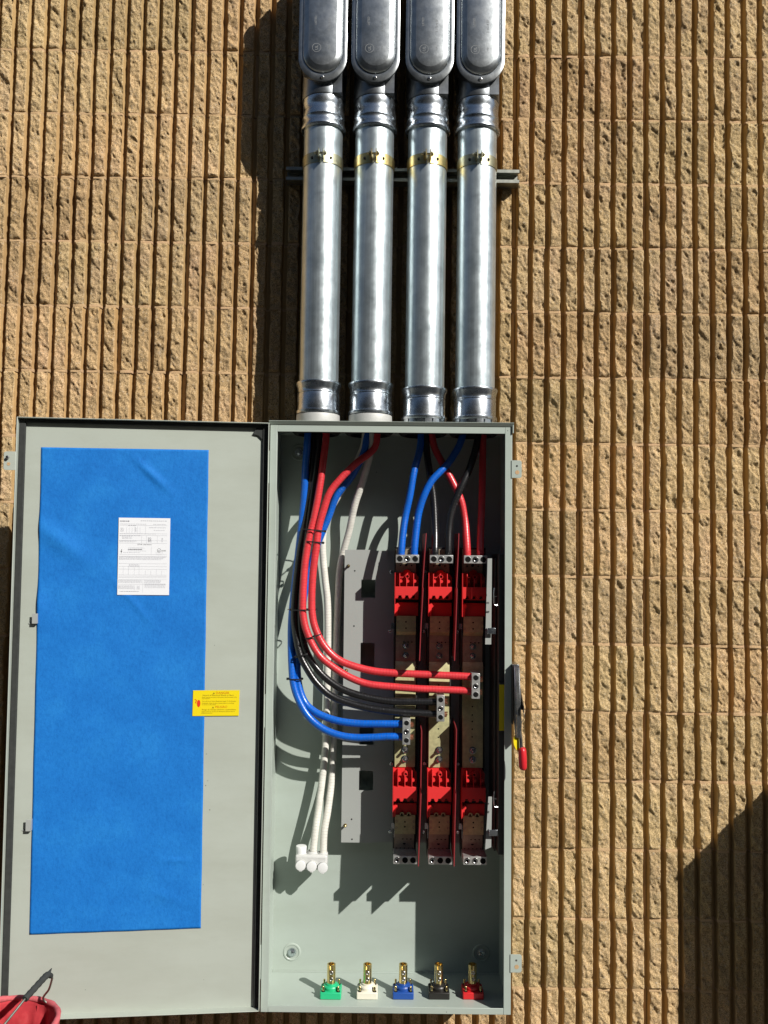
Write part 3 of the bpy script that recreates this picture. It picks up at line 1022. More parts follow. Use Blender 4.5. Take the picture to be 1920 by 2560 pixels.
gx = P(1306.5, 1900, -0.30)[0]
gp = MB()
rings = []
for q, (k, sc_) in enumerate(((0.0, 0.50), (0.05, 0.82), (0.14, 0.98), (0.5, 1.04), (0.86, 0.98), (0.95, 0.84), (1.0, 0.6))):
    rings.append([(gx + 0.0108 * sc_ * math.cos(a) - 0.0022 * (k - .5), -0.30 + 0.0145 * sc_ * math.sin(a), gz0 + (gz1 - gz0) * k) for a in [2 * math.pi * j / 24 for j in range(24)]])
gp.loft(rings)
gp.build('grip', 'red_grip', HND)

# ------------------------------------------------------------------ the door, swung a little short of flat against the wall
AL = R(5.5)
HX, HY = EX0 - 0.0035, -0.2375
U = np.array([-math.cos(AL), -math.sin(AL), 0])
NV = np.array([math.sin(AL), -math.cos(AL), 0])


def DT(u, wv, z):                  # door axes: u away from the hinge, w out of the panel towards the viewer
    p = np.array([HX, HY, 0]) + U * u + NV * wv
    return (p[0], p[1], z)


def PD(x, y, wv):
    d = RB.T @ ray(x, y)
    o = np.array([HX, HY, 0]) + NV * wv
    tt = np.dot(o - CAM_B, NV) / np.dot(d, NV)
    p = CAM_B + d * tt
    return np.dot(p - o, U), p[2]


DW, DL = 0.672, 0.0255
DZ0, DZ1 = EZ0 + 0.010, EZ1 - 0.002
dp_ = MB(DT)
dp_.box(0.001, DW - 0.001, 0, 0.0018, DZ0 + 0.001, DZ1 - 0.001)
DOOR = dp_.build('door', 'gray_door', ENC)
for (u0, u1, za, zb_) in ((0, 0.002, DZ0, DZ1), (DW - 0.002, DW, DZ0, DZ1)):
    MB(DT).box(u0, u1, 0.0, DL, za, zb_).build('door_lip', 'gray_door', DOOR, bevel=0.0006)
for (za, zb_) in ((DZ0, DZ0 + 0.002), (DZ1 - 0.002, DZ1)):
    MB(DT).box(0.0022, DW - 0.0022, 0.0001, DL, za, zb_).build('door_lip', 'gray_door', DOOR, bevel=0.0006)
gk = MB(DT)
gk.box(DW - 0.019, DW - 0.0024, 0.002, 0.011, DZ0 + 0.004, DZ1 - 0.0025)
gk.build('gasket', 'gasket', DOOR, bevel=0.002)
gk = MB(DT)
gk.box(0.0024, 0.017, 0.002, 0.011, DZ0 + 0.004, DZ1 - 0.0025)
gk.build('gasket', 'gasket', DOOR, bevel=0.002)
gk = MB(DT)
gk.box(0.0174, DW - 0.0194, 0.002, 0.011, DZ1 - 0.013, DZ1 - 0.0025)
gk.build('gasket', 'gasket', DOOR, bevel=0.002)
cg = MB(DT)
cg.prism([(0.0175, DZ1 - 0.045), (0.0175, DZ1 - 0.0135), (0.036, DZ1 - 0.0135), (0.045, DZ1 - 0.030), (0.030, DZ1 - 0.033)], 0.002, 0.0075)
cg.build('corner_shadow_piece', 'gasket', DOOR)  # black piece standing in for the shadow shape in the hinge-side corner
# hinge knuckles
for zz in np.linspace(DZ0 + 0.12, DZ1 - 0.12, 3):
    MB().lathe([(0.0052, -0.045), (0.0052, 0.045)], (EX0 - 0.0058, YF + 0.005, zz), 'z', 14).build('hinge', 'gray', DOOR)
# latch clips on the left edge of the film
for (lx0, ly0, lx1, ly1) in ((80, 1534, 92, 1559), (64, 2049, 77, 2078)):
    (ua, za), (ub, zb_) = PD(lx0, ly1, 0.012), PD(lx1, ly0, 0.012)
    lc = MB(DT)
    lc.box(ub, ua, 0.0125, 0.014, za, zb_)
    lc.box(ub - 0.0015, ub, 0.0022, 0.014, za, zb_)
    lc.box(ub + 0.002, ua + 0.012, 0.0022, 0.0034, za - 0.002, za + 0.0012)
    lc.build('latch_clip', 'plate', DOOR, bevel=0.0004)
# hasp on the free edge
(ua, za), (ub, zb_) = PD(9, 1175, DL), PD(36, 1129, DL)
hs_ = MB(DT)
hs_.prism([(ub - 0.004, za), (ua - 0.004, za), (ua, za + 0.004), (ua, zb_ - 0.004), (ua - 0.004, zb_), (ub - 0.004, zb_)], DL + 0.0003, DL + 0.0023)
HASP = hs_.build('hasp', 'gray_door', DOOR, bevel=0.0004)
hb = MB(DT)
um = (ua + ub) / 2
# sub-sub pieces of the hasp stay in the one part
hk = MB(DT)
hk.lathe([(0.0042, DL + 0.0023), (0.0042, DL + 0.010), (0.003, DL + 0.0112)], (um + 0.002, 0, za + (zb_ - za) * 0.68), 'y', 14)
hk.build('hasp_stud', 'steel', DOOR)
hk = MB(DT)
hk.lathe([(0.0046, DL + 0.0024), (0.0046, DL + 0.0028)], (um, 0, za + (zb_ - za) * 0.33), 'y', 16)
hk.build('hasp_hole', 'mortar', DOOR)

# blue masking film, a thin sheet with soft wrinkles, stuck to the door
c_tl, c_tr, c_bl, c_br = PD(103, 1118, 0.003), PD(522, 1125, 0.003), PD(73, 2337, 0.003), PD(502, 2321, 0.003)
nu, nz = 80, 220
vs, fs = [], []
for jz in range(nz + 1):
    b = jz / nz
    for iu in range(nu + 1):
        a = iu / nu
        u_ = (c_tl[0] * (1 - a) + c_tr[0] * a) * (1 - b) + (c_bl[0] * (1 - a) + c_br[0] * a) * b
        z_ = (c_tl[1] * (1 - a) + c_tr[1] * a) * (1 - b) + (c_bl[1] * (1 - a) + c_br[1] * a) * b
        h = 0.0002
        # a fold near the upper right and a long slack crease at the left
        d1 = (a - 0.66) * 0.42 * 0.7 + (b - 0.055) * 1.3 * 0.7
        d1p = -(a - 0.66) * 0.42 * 0.7 + (b - 0.055) * 1.3 * 0.7
        h += 0.0044 * math.exp(-(d1p / 0.010) ** 2) * math.exp(-(d1 / 0.05) ** 2)
        d2 = (b - 0.17 - a * 0.22) * 1.3
        h += 0.0050 * math.exp(-(d2 / 0.03) ** 2) * math.exp(-((a - 0.12) / 0.16) ** 2)
        h += 0.0040 * math.exp(-((b - 0.33) / 0.03) ** 2) * math.exp(-(a / 0.05) ** 2)
        h += 0.0016 * math.exp(-((b - 0.93 - 0.1 * (a - 0.75)) / 0.012) ** 2) * math.exp(-((a - 0.8) / 0.10) ** 2)
        h += 0.0020 * math.exp(-((b - 0.86) / 0.004) ** 2) * math.exp(-((a - 0.85) / 0.09) ** 2) + 0.0016 * math.exp(-(((b - 0.30) * 1.3 - (a - 0.5) * 0.5) / 0.012) ** 2) * math.exp(-((a - 0.55) / 0.12) ** 2)
        h += 0.0005 * (1 + math.sin(b * 31 + a * 9) * math.sin(a * 17 - b * 5))
        wob = 0.0003 * math.sin(b * 40 + 1) * (1 if iu in (0, nu) else 0)
        vs.append((u_ + wob, 0.0022 + h, z_))
for jz in range(nz):
    for iu in range(nu):
        q = jz * (nu + 1) + iu
        fs.append((q, q + 1, q + nu + 2, q + nu + 1))
film = MB(DT).add(vs, fs)
fl_loc = DT(0.4, 0, 1.2)
fo = single(film, 'masking_film', 'film', 'large blue masking film sheet stuck on the inside of the open door', 'masking film', fl_loc, angle=70)
sm = fo.modifiers.new('thickness', 'SOLIDIFY')
sm.thickness = 0.0003
sm.offset = -1

# white instruction sheet taped over the film
q_tl, q_tr, q_bl, q_br = PD(297, 1294, 0.005), PD(426, 1294, 0.005), PD(293, 1487, 0.005), PD(422.5, 1486.5, 0.005)
PWD = q_tl[0] - q_tr[0]
PHT = q_tl[1] - q_bl[1]


def sheet_tf(wv, tl, bl, width, height):
    # (s, t) with s from the left edge, t from the top edge, both in metres
    def f(s, h, t_):
        sh_ = (bl[0] - tl[0]) * (t_ / height)
        return DT(tl[0] + sh_ - s, wv + h, tl[1] - t_)
    return f


tf = sheet_tf(0.0050, q_tl, q_bl, PWD, PHT)
sheet = thing('instruction_sheet', 'white printed instruction sheet stuck on the blue film', 'sign', DT(q_tl[0] - PWD / 2, 0.005, q_bl[1]))
MB(tf).box(0, PWD, -0.0003, 0, 0, PHT).build('paper', 'paper', sheet)


def sheet_text(mb, s, size, x_, y_, align='LEFT'):
    v2, f2 = text_geo(s, size, align)
    mb.add([(x_ + a, 0.0003, y_ - b) for a, b in v2], f2)


def ln(mb, x0_, y0_, x1_, y1_, th=0.0004):
    if abs(x1_ - x0_) > abs(y1_ - y0_):
        mb.add([(x0_, 0.0003, y0_), (x1_, 0.0003, y1_), (x1_, 0.0003, y1_ + th), (x0_, 0.0003, y0_ + th)], [(0, 1, 2, 3)])
    else:
        mb.add([(x0_, 0.0003, y0_), (x0_ + th, 0.0003, y0_), (x1_ + th, 0.0003, y1_), (x1_, 0.0003, y1_)], [(0, 1, 2, 3)])


kx, ky = PWD / 1190.0, PHT / 1770.0     # fractions read off the enlarged sheet (from 245,130)


def SX(v_):
    return (v_ - 245) * kx


def SY(v_):
    return (v_ - 130) * ky


pale, dark = MB(tf), MB(tf)
rs = random.Random(3)


def words(mb, xa_, xb_, y_, h_=9):
    x_ = xa_
    while x_ < xb_:
        w_ = rs.uniform(14, 46)
        x2 = min(x_ + w_, xb_)
        mb.add([(SX(x_), 0.0003, SY(y_)), (SX(x2), 0.0003, SY(y_)), (SX(x2), 0.0003, SY(y_ + h_)), (SX(x_), 0.0003, SY(y_ + h_))], [(0, 1, 2, 3)])
        x_ = x2 + rs.uniform(8, 16)


for y_ in (300, 490, 530, 650, 712, 970, 1015, 1180, 1245, 1308, 1440, 1470, 1500, 1548, 1655):
    ln(pale, SX(270), SY(y_), SX(1370), SY(y_))
for x_, ya, yb_ in ((430, 350, 490), (490, 350, 490), (555, 350, 490), (620, 330, 490), (680, 330, 490), (740, 340, 490), (865, 310, 490), (780, 540, 700), (890, 540, 710), (1140, 530, 710),
                    (370, 1250, 1440), (490, 1250, 1440), (625, 1250, 1440), (735, 1200, 1440), (880, 1340, 1440), (1005, 1340, 1440), (1130, 1308, 1440), (1255, 1340, 1440), (640, 1680, 1800), (825, 1550, 1840), (1005, 790, 970)):
    ln(pale, SX(x_), SY(ya), SX(x_), SY(yb_))
words(dark, 275, 490, 195, 26)
words(pale, 750, 1360, 188, 14)
words(pale, 275, 880, 268)
words(pale, 1040, 1340, 270)
words(dark, 470, 650, 303, 11)
for k in range(5):
    words(pale, 295, 365, 362 + 20 * k, 8)
    words(pale, 625, 660, 350 + 22 * k, 8)
words(pale, 950, 1330, 345, 12)
words(pale, 1060, 1310, 410)
words(pale, 280, 1100, 492, 8)
words(pale, 280, 760, 535, 12)
for k in range(3):
    words(pale, 330, 560, 560 + 22 * k, 8)
for k in range(6):
    words(dark, 930, 1005, 580 + 19 * k, 9)
    words(pale, 1240, 1275, 590 + 16 * k, 7)
words(pale, 275, 680, 655, 10)
words(pale, 275, 620, 678, 8)
words(pale, 480, 845, 815, 12)
words(dark, 470, 800, 850, 14)
words(pale, 470, 890, 885, 9)
words(pale, 370, 750, 922, 9)
for k in range(4):
    words(pale, 275, 1360 - 40 * k, 1022 + 20 * k, 9)
for k in range(3):
    words(pale, 500, 730, 1200 + 24 * k, 9)
for k in range(4):
    words(pale, 265, 800, 1560 + 18 * k, 7)
    words(pale, 860, 1240, 1560 + 18 * k, 7)
for k in range(5):
    words(pale, 265, 630, 1685 + 18 * k, 7)
    words(pale, 690, 760, 1690 + 18 * k, 8)
    words(pale, 870, 1350, 1640 + 22 * k, 8)
words(dark, 300, 745, 1815, 11)
words(pale, 1110, 1280, 925, 9)
words(pale, 1120, 1270, 968, 8)
pale.build('fine_print', 'ink_pale', sheet, recalc=False)
dark.build('bold_print', 'ink', sheet, recalc=False)
ink = MB(tf)
sheet_text(ink, 'E-T-N', 0.0048, SX(690), SY(755))
sheet_text(ink, 'Cutler-Hammer', 0.0036, SX(815), SY(753))
sheet_text(ink, 'WIRING INSTRUCTIONS', 0.0034, SX(470), SY(868))
sheet_text(ink, 'LISTED', 0.0042, SX(1238), SY(895))
sheet_text(ink, 'UL', 0.0052, SX(1183), SY(895), 'CENTER')
rg = [[(SX(1187) + rad * math.cos(2 * math.pi * q / 24), 0.0003, SY(873) + rad * math.sin(2 * math.pi * q / 24)) for q in range(24)] for rad in (0.0052, 0.0046)]
ink.loft(rg, False, False)
bolt_pts = [(325, 855), (300, 915), (322, 912), (314, 965), (340, 895), (318, 898), (335, 857)]
ink.add([(SX(a), 0.0003, SY(b)) for a, b in bolt_pts], [tuple(range(7))])
ink.build('heading', 'ink_black', sheet, recalc=False)

# yellow danger label
g_tl, g_tr, g_bl = PD(483, 1726, 0.0045), PD(599, 1726, 0.0045), PD(481, 1790, 0.0045)
LW, LH = g_tl[0] - g_tr[0], g_tl[1] - g_bl[1]
tf2 = sheet_tf(0.0046, g_tl, g_bl, LW, LH)
dl = thing('danger_label', 'small yellow danger label half on the blue film', 'label', DT(g_tl[0] - LW / 2, 0.004, g_bl[1]))
MB(tf2).box(0, LW, -0.0003, 0, 0, LH).build('vinyl', 'yellow', dl)
lk = MB(tf2)
fx, fy = LW / 1190.0, LH / 655.0
for s, sz, x_, y_ in (('Hazard of Electrical Shock or Burn.', .0058, 245, 145), ('Never operate any parts of this device with the power in the', .0037, 230, 190),
                      ('open position.', .0036, 235, 222), ('Turn off Circuit Power Equipment Supply To De-Energize', .0038, 235, 292), ('Fuseholder. Keep the door closed unless it is working.', .0038, 235, 342),
                      ('on service to this switch.', .0036, 235, 378), ('Riesgo de Choque electrico y quemaduras.', .0052, 235, 510), ('Apague todos los circuitos de alimentacion antes de abrir la', .0036, 230, 555), ('cubierta de servicio.', .0036, 225, 592)):
    sheet_text(lk, s, sz * LW / 0.128 * 1.05, x_ * fx, y_ * fy)
lk.build('small_print', 'ink_olive', dl, recalc=False)
for wd, sz, x_, y_, tx, ty in (('DANGER', 0.0092, 580, 95, 530, 95), ('PELIGRO', 0.0086, 575, 452, 520, 460)):
    lo = MB(tf2)
    sheet_text(lo, wd, sz * LW / 0.128, x_ * fx, y_ * fy)
    lo.build('headline', 'ink_orange', dl, recalc=False)
    MB(tf2).add([((tx - 28) * fx, 0.0003, ty * fy), ((tx + 28) * fx, 0.0003, ty * fy), (tx * fx, 0.0003, (ty - 48) * fy)], [(0, 1, 2)]).build('alert_triangle', 'ink_olive', dl, recalc=False)
rp = MB(tf2)
el = [(150 * fx + 44 * fx * math.cos(2 * math.pi * q / 24), 0.0003, 335 * fy + 92 * fy * math.sin(2 * math.pi * q / 24)) for q in range(24)]
rp.add(el, [tuple(range(24))])
bp_ = [(30, 225), (75, 225), (110, 265), (85, 300), (95, 330), (75, 335), (60, 300), (85, 265), (70, 245)]
rp.add([(a * fx, 0.00031, b * fy) for a, b in bp_], [tuple(range(len(bp_)))])
rp.build('pictogram', 'ink_red', dl, recalc=False)

# ------------------------------------------------------------------ the switch inside
SW = thing('switch_assembly', 'three-pole disconnect switch with red jaw covers bolted inside the enclosure', 'switch', (0.12, -0.075, 0.86))
YP = -0.075
pl0, pl1 = P(853, 2106, YP), P(862, 1374, YP)
PX0, PZ0, PZ1 = 0.5 * (pl0[0] + pl1[0]), pl0[2], pl1[2]
PX1 = P(1228, 1700, YP)[0]


def zP(py, Y, px=1000):
    return P(px, py, Y)[2]


# steel mounting plate, its four windows left open: built of strips round the windows
hx_l, hx_r = P(901, 1650, YP)[0], P(936, 1650, YP)[0]
wins = [(zP(1495, YP), zP(1450, YP)), (zP(1681, YP), zP(1608, YP)), (zP(1863, YP), zP(1820, YP)), (zP(1977, YP), zP(1928, YP))]
mp = MB()
mp.box(PX0, hx_l, YP, YP + 0.0025, PZ0, PZ1)
mp.box(hx_r, PX1, YP, YP + 0.0025, PZ0 + 0.002, PZ1 - 0.002)
edges_z = [PZ1] + [v_ for a, b in wins for v_ in (b, a)] + [PZ0]
for k in range(0, len(edges_z), 2):
    mp.box(hx_l, hx_r, YP + 0.0001, YP + 0.0024, edges_z[k + 1], edges_z[k])
mp.box(PX0, PX0 + 0.0025, YP + 0.0026, YB - 0.001, PZ0 + 0.02, PZ1 - 0.02)
PLATE = mp.build('mounting_plate', 'plate', SW)
for (px_, py_) in ((871, 1415), (863, 2063), (866, 1676), (880, 2098), (887, 1427), (885, 1565), (879, 2048)):
    c = P(px_, py_, YP)
    if px_ in (871, 863, 866):
        MB().lathe([(0.0050, 0), (0.0050, -0.002), (0.0032, -0.002), (0.0032, -0.012), (0.002, -0.013)], (c[0], YP - 0.0001, c[2]), 'y', 10).build('screw', 'brass', PLATE)
    else:
        MB().lathe([(0.0022, 0), (0.0022, -0.0003)], (c[0], YP - 0.0002, c[2]), 'y', 12).build('hole', 'hole', PLATE)
MB().box(P(966, 1385, YP)[0], P(969, 1385, YP)[0], YP - 0.012, YP - 0.0002, zP(1392, YP), zP(1375, YP)).build('tab', 'plate', PLATE)

DY = -0.025                         # how far the poles stand in front of the first estimate of their depth


def MBS():
    return MB(lambda x, y, z: (x, y + DY, z))


def PS(px, py, Y):
    return P(px, py, Y + DY)


def zPS(py, Y, px=1000):
    return P(px, py, Y + DY)[2]


ZT, ZBt = zPS(1397, -0.165), zPS(2150, -0.165)
CT = [PS(x_, 1397, -0.165)[0] for x_ in (1018.6, 1103.7, 1189.0)]
CB = [PS(x_, 2150, -0.165)[0] for x_ in (1012.6, 1100.7, 1187.7)]


def xcol(k, z):
    t_ = (ZT - z) / (ZT - ZBt)
    return CT[k] * (1 - t_) + CB[k] * t_


def lug(xc, z0, z1, half, y0, y1, kinds, name='terminal_lug', vertical=False):
    lb = MBS()
    lb.box(xc - half, xc + half, y0, y1, z0, z1)
    lo_ = lb.build(name, 'alum', SW, bevel=0.0008)
    zm = (z0 + z1) / 2
    n = len(kinds)
    for k, kd in enumerate(kinds):
        if vertical:
            cx, cz = xc, z1 - (z1 - z0) * (k + 0.5) / n
            r = half * 0.66
        else:
            cx, cz = xc - half + 2 * half * (k + 0.5) / n, zm
            r = (z1 - z0) * 0.37
        if kd == 'h':
            MBS().lathe([(r * 1.12, -0.0001), (r * 1.06, -0.0005), (r * 0.86, 0.0012)], (cx, y0, cz), 'y', 18, False, False).build('set_screw', 'alum', lo_)
            MBS().lathe([(r * 0.95, -0.0003), (r * 0.95, -0.0002)], (cx, y0 - 0.0001, cz), 'y', 18).build('wire_hole', 'hole', lo_)
        else:
            sc_ = MBS()
            sc_.lathe([(r * 1.05, -0.0002), (r * 0.98, -0.0012), (r * 0.62, -0.0016), (r * 0.50, -0.0010)], (cx, y0, cz), 'y', 18, False, False)
            sc_.lathe([(r * 0.50, -0.0010), (r * 0.46, 0.0)], (cx, y0, cz), 'y', 6, False, True)
            sc_.build('set_screw', 'steel', lo_)
    return lo_


def bolt(parent, cx, y, cz, r=0.0085, length=0.012):
    b_ = MBS()
    b_.lathe([(r * 1.35, 0), (r * 1.35, -0.0016), (r * 1.0, -0.0018)], (cx, y, cz), 'y', 22)
    b_.lathe([(r, -0.0018), (r, -0.0075), (r * 0.8, -0.0088)], (cx, y, cz), 'y', 6)
    b_.lathe([(r * 0.52, -0.0088), (r * 0.52, -0.0088 - length), (r * 0.36, -0.010 - length)], (cx, y, cz), 'y', 14)
    return b_.build('bolt', 'steel', parent)


def holes(parent, pts, y, r=0.0023):
    for cx, cz in pts:
        MBS().lathe([(r, 0), (r, -0.0003)], (cx, y - 0.0001, cz), 'y', 10).build('hole', 'hole', parent)


def jaw_cover(xc, zt, zb_, zs):
    """zt top of the cover, zb_ bottom of its hood with the teeth, zs bottom of the lower strip"""
    W_ = 0.0335
    H_ = zt - zb_
    yb_, yf_ = -0.102, -0.139
    bk = MBS()
    poly = [(xc - W_, zb_ - 0.004), (xc + W_, zb_ - 0.004), (xc + W_, zt - H_ * .22), (xc + W_ * .75, zt - H_ * .06), (xc + W_ * .35, zt - H_ * .04)]
    for q in range(9):
        a = math.pi * q / 8
        poly.append((xc + 0.011 * math.cos(a), zt - H_ * .04 + 0.008 * math.sin(a)))
    poly += [(xc - W_, zt - H_ * .05)]
    bk.prism(poly, yb_, yb_ - 0.006)
    cov = bk.build('jaw_cover', 'redplastic', SW, bevel=0.0005)
    # hood with the row of teeth
    zh = zt - H_ * 0.56
    hp = [(xc - W_ + 0.0006, zh), (xc - W_ + 0.0006, zb_ + 0.0005)]
    for q in range(3):
        a0 = xc - W_ + 0.0095 + q * 0.0195
        hp += [(a0 - 0.002, zb_ + 0.0005), (a0 - 0.002, zb_ + 0.004), (a0, zb_ + 0.004), (a0, zb_ + 0.009), (a0 + 0.0085, zb_ + 0.009), (a0 + 0.0085, zb_ + 0.004), (a0 + 0.0105, zb_ + 0.004), (a0 + 0.0105, zb_ + 0.0005)]
    hp += [(xc + W_ - 0.0006, zb_ + 0.0005), (xc + W_ - 0.0006, zh)]
    hd_ = MBS()
    hd_.prism(hp, yb_ - 0.0061, yf_)
    hd_.build('hood', 'redplastic', cov, bevel=0.0004)
    for q, dx in enumerate((-0.0205, -0.0008, 0.0190)):
        fn = MBS()
        x_ = xc + dx
        ztf = zt - (0.0, 0.012, 0.0)[q] - H_ * 0.08
        fn.prism([(yb_ - 0.0061, zh + 0.0001), (yf_ + 0.0005, zh + 0.0001), (yf_ + 0.0005, zt - H_ * .30), (yf_ + 0.004, ztf), (yb_ - 0.0061, ztf)], x_ - 0.0010, x_ + 0.0010, 'x')
        # round boss on the fin's flank
        fn.lathe([(0.0048, 0), (0.0048, -(yb_ - yf_ - 0.010))], (x_ + 0.0030, yb_ - 0.0061, zh + H_ * 0.20), 'y', 14)
        if q == 0:
            fn.box(x_, x_ + 0.010, yb_ - 0.016, yf_ + 0.006, zh + H_ * 0.33, zh + H_ * 0.36)
        fn.build('fin', 'redplastic', cov)
    rg_ = MBS()
    cx_, cz_ = xc + 0.0012, zt - H_ * 0.19
    rg_.lathe([(0.0058, 0), (0.0058, -0.026), (0.0040, -0.026), (0.0040, -0.008)], (cx_, yb_ - 0.0061, cz_), 'y', 18, False, True)
    rg_.build('boss', 'redplastic', cov)
    ls = MBS()
    ls.box(xc - W_, xc + W_, -0.100, -0.108, zs, zb_ - 0.0125)
    ls.build('lower_strip', 'redplastic', cov, bevel=0.0006)
    wl = MBS()
    wl.box(xc - W_ - 0.0012, xc - W_ + 0.0004, -0.100, yf_ - 0.0005, zs, zt - H_ * .05)
    wl.prism([(xc - W_ + 0.0005, zs), (xc - W_ + 0.0075, zs), (xc - W_ + 0.0085, zs + (zb_ - zs) * .45), (xc - W_ + 0.0145, zs + (zb_ - zs) * .58), (xc - W_ + 0.0085, zs + (zb_ - zs) * .74), (xc - W_ + 0.0005, zs + (zb_ - zs) * .66)], -0.1081, -0.128)
    wl.build('side_wall', 'redplastic', cov)
    tp = MBS()
    tp.box(xc - W_ + 0.002, xc + W_ - 0.004, -0.099, -0.104, zb_ - 0.0122, zb_ + 0.0100)
    for q in range(3):
        a0 = xc - W_ + 0.0137 + q * 0.0195
        tp.lathe([(0.0036, 0), (0.0036, -0.010), (0.002, -0.011)], (a0, -0.1041, zb_ + 0.002), 'y', 12)
    tp.build('jaw_recess', 'black', cov)
    return cov


for k in range(3):
    # ---- line side, top to bottom
    xt = CT[k]
    half = PS(1047.5, 1397, -0.165)[0] - CT[0]
    lug(xt, zPS(1407, -0.165), zPS(1386.7, -0.165), half, -0.165, -0.128, 'hsh')
    za, zb_ = zPS(1582, -0.118), zPS(1380, -0.105)
    MBS().box(xt - 0.036, xt + 0.036, YP - 0.0002 - DY, -0.097, zP(1660, YP), zP(1368, YP)).build('base_block', 'black', SW, bevel=0.002)
    b_ = MBS().box(xt - half + 0.001, xt + half * .82, -0.0972, -0.1015, zPS(1435, -0.1), zPS(1372, -0.1)).build('bus_plate', 'bus_dark', SW, bevel=0.0004)
    zq = zPS(1412, -0.1015)
    MBS().lathe([(0.0040, 0), (0.0040, -0.0003)], (xt - 0.002, -0.1017, zq), 'y', 14).build('hole', 'hole', b_)
    holes(b_, [(xt - 0.018, zq - 0.002), (xt + 0.014, zq - 0.002)], -0.1016)
    jaw_cover(xcol(k, zPS(1470, -0.13)), zPS(1428, -0.13), zPS(1496, -0.13), zPS(1539, -0.11))
    xm = xcol(k, zPS(1560, -0.115)) - 0.0005
    z0, z1 = zPS(1579, -0.115), zPS(1539.5, -0.115)
    b_ = MBS().prism([(-0.1000, z0 - 0.010), (-0.1020, z0 - 0.011), (-0.1150, z0), (-0.1150, z1), (-0.1125, z1), (-0.1125, z0 + 0.001)], xm - 0.0285, xm + 0.0275, 'x').build('bus_plate', 'bus', SW)
    holes(b_, [(xm - 0.001, z0 + 0.010), (xm - 0.001, z0 + 0.028)], -0.1151)
    for sx in (-1, 1):
        for dz in (0.010, 0.028):
            MBS().lathe([(0.0032, 0), (0.0026, -0.0008), (0.0016, 0.0002)], (xm + sx * 0.0245, -0.1151, z0 + dz), 'y', 12, False, True).build('rivet', 'bus_dark', b_)
    z2 = zPS(1653, -0.101)
    b_ = MBS().box(xm - 0.0290, xm + 0.0275, -0.0972, -0.1005, z2, z0 - 0.0105).build('bus_plate', 'bus_dark', SW, bevel=0.0004)
    holes(b_, [(xm + d, zPS(1605, -0.1)) for d in (-0.006, 0.006, 0.017)], -0.1006, 0.0021)
    MBS().box(xm - 0.029, xm + 0.0275, -0.1007, -0.1022, zPS(1607.5, -0.1), zPS(1606.5, -0.1)).build('bend_line', 'bus', b_)
    for py in (1614.5, 1638.5):
        bolt(b_, xm - 0.0005, -0.1006, zPS(py, -0.101), 0.0068)
    # ---- middle bus with the load lugs
    xm2 = xcol(k, zPS(1800, -0.11)) - 0.001
    z3, z4 = zPS(1917, -0.108), zPS(1653.6, -0.104)
    b_ = MBS()
    b_.prism([(-0.0975, z3), (-0.1105, z3), (-0.1105, z4 - 0.016), (-0.1015, z4), (-0.0975, z4)], xm2 - 0.0295, xm2 + 0.0285, 'x')
    b_ = b_.build('bus_plate', 'bus', SW, bevel=0.0004)
    for py in (1874, 1897):
        bolt(b_, xm2 - 0.0005, -0.1106, zPS(py, -0.111), 0.0076)
    hp_ = {0: (1765,), 1: (1711, 1821, 1842), 2: (1764.5, 1785.5, 1801.5, 1821, 1840)}[k]
    holes(b_, [(xm2 - 0.002, zPS(py, -0.11)) for py in hp_], -0.1106, 0.0022)
    if k == 0:
        MBS().box(xm2 - 0.029, xm2 + 0.028, -0.1107, -0.1165, zPS(1767.5, -0.11), zPS(1762.5, -0.11)).build('spacer', 'bus', b_, bevel=0.0005)
        MBS().box(xm2 - 0.029, xm2 + 0.028, -0.1107, -0.1135, zPS(1738, -0.11), zPS(1733, -0.11)).build('spacer', 'bus', b_, bevel=0.0005)
    MBS().box(xm2 - 0.034, xm2 + 0.034, YP - 0.0002 - DY, -0.0968, zP(1917, YP), zP(1661, YP)).build('base_block', 'black', SW, bevel=0.002)
    lx0, lx1, ly0, ly1 = ((1006, 1026, 1797, 1862), (1091.6, 1111.6, 1739, 1804), (1179, 1200, 1684, 1747))[k]
    pa, pb = PS(lx0, ly1, -0.168), PS(lx1, ly0, -0.168)
    tl_ = lug((pa[0] + pb[0]) / 2, pa[2], pb[2], (pb[0] - pa[0]) / 2, -0.168, -0.1108, 'hsh', 'load_lug', True)
    cs = MBS()
    rr_ = random.Random(k)
    for q in range(2):
        zc_ = pb[2] - (pb[2] - pa[2]) * (0.27 + 0.50 * q)
        for s_i in range(9):
            a = 2 * math.pi * s_i / 9
            yy, zz = -0.147 + 0.006 * math.cos(a), zc_ + 0.006 * math.sin(a)
            L_ = rr_.uniform(0.006, 0.011)
            cs.tube([(pb[0] + 0.0002, yy, zz), (pb[0] + L_, yy * 1.0 - 0.001, zz + rr_.uniform(-.001, .001))], 0.0019, 6)
    cs.build('strand_ends', 'copper', tl_)
    # ---- load side fuse end
    jaw_cover(xcol(k, zPS(1960, -0.13)) - 0.0005, zPS(1919, -0.13), zPS(2002, -0.13), zPS(2037, -0.11))
    xl = xcol(k, zPS(2060, -0.115)) + 0.0005
    z5, z6, z7 = zPS(2085, -0.115), zPS(2037.5, -0.115), zPS(2139, -0.118)
    b_ = MBS()
    b_.box(xl - 0.0290, xl + 0.0285, -0.1125, -0.1150, z5, z6)
    for dx in (-0.009, 0.0105):
        b_.lathe([(0.0062, 0), (0.0062, -0.0026)], (xl + dx, -0.1124, z6 + 0.002), 'y', 16)
    b_ = b_.build('bus_plate', 'bus', SW)
    holes(b_, [(xl - 0.0005, z5 + 0.034 * 0.6), (xl - 0.0005, z5 + 0.034)], -0.1151)
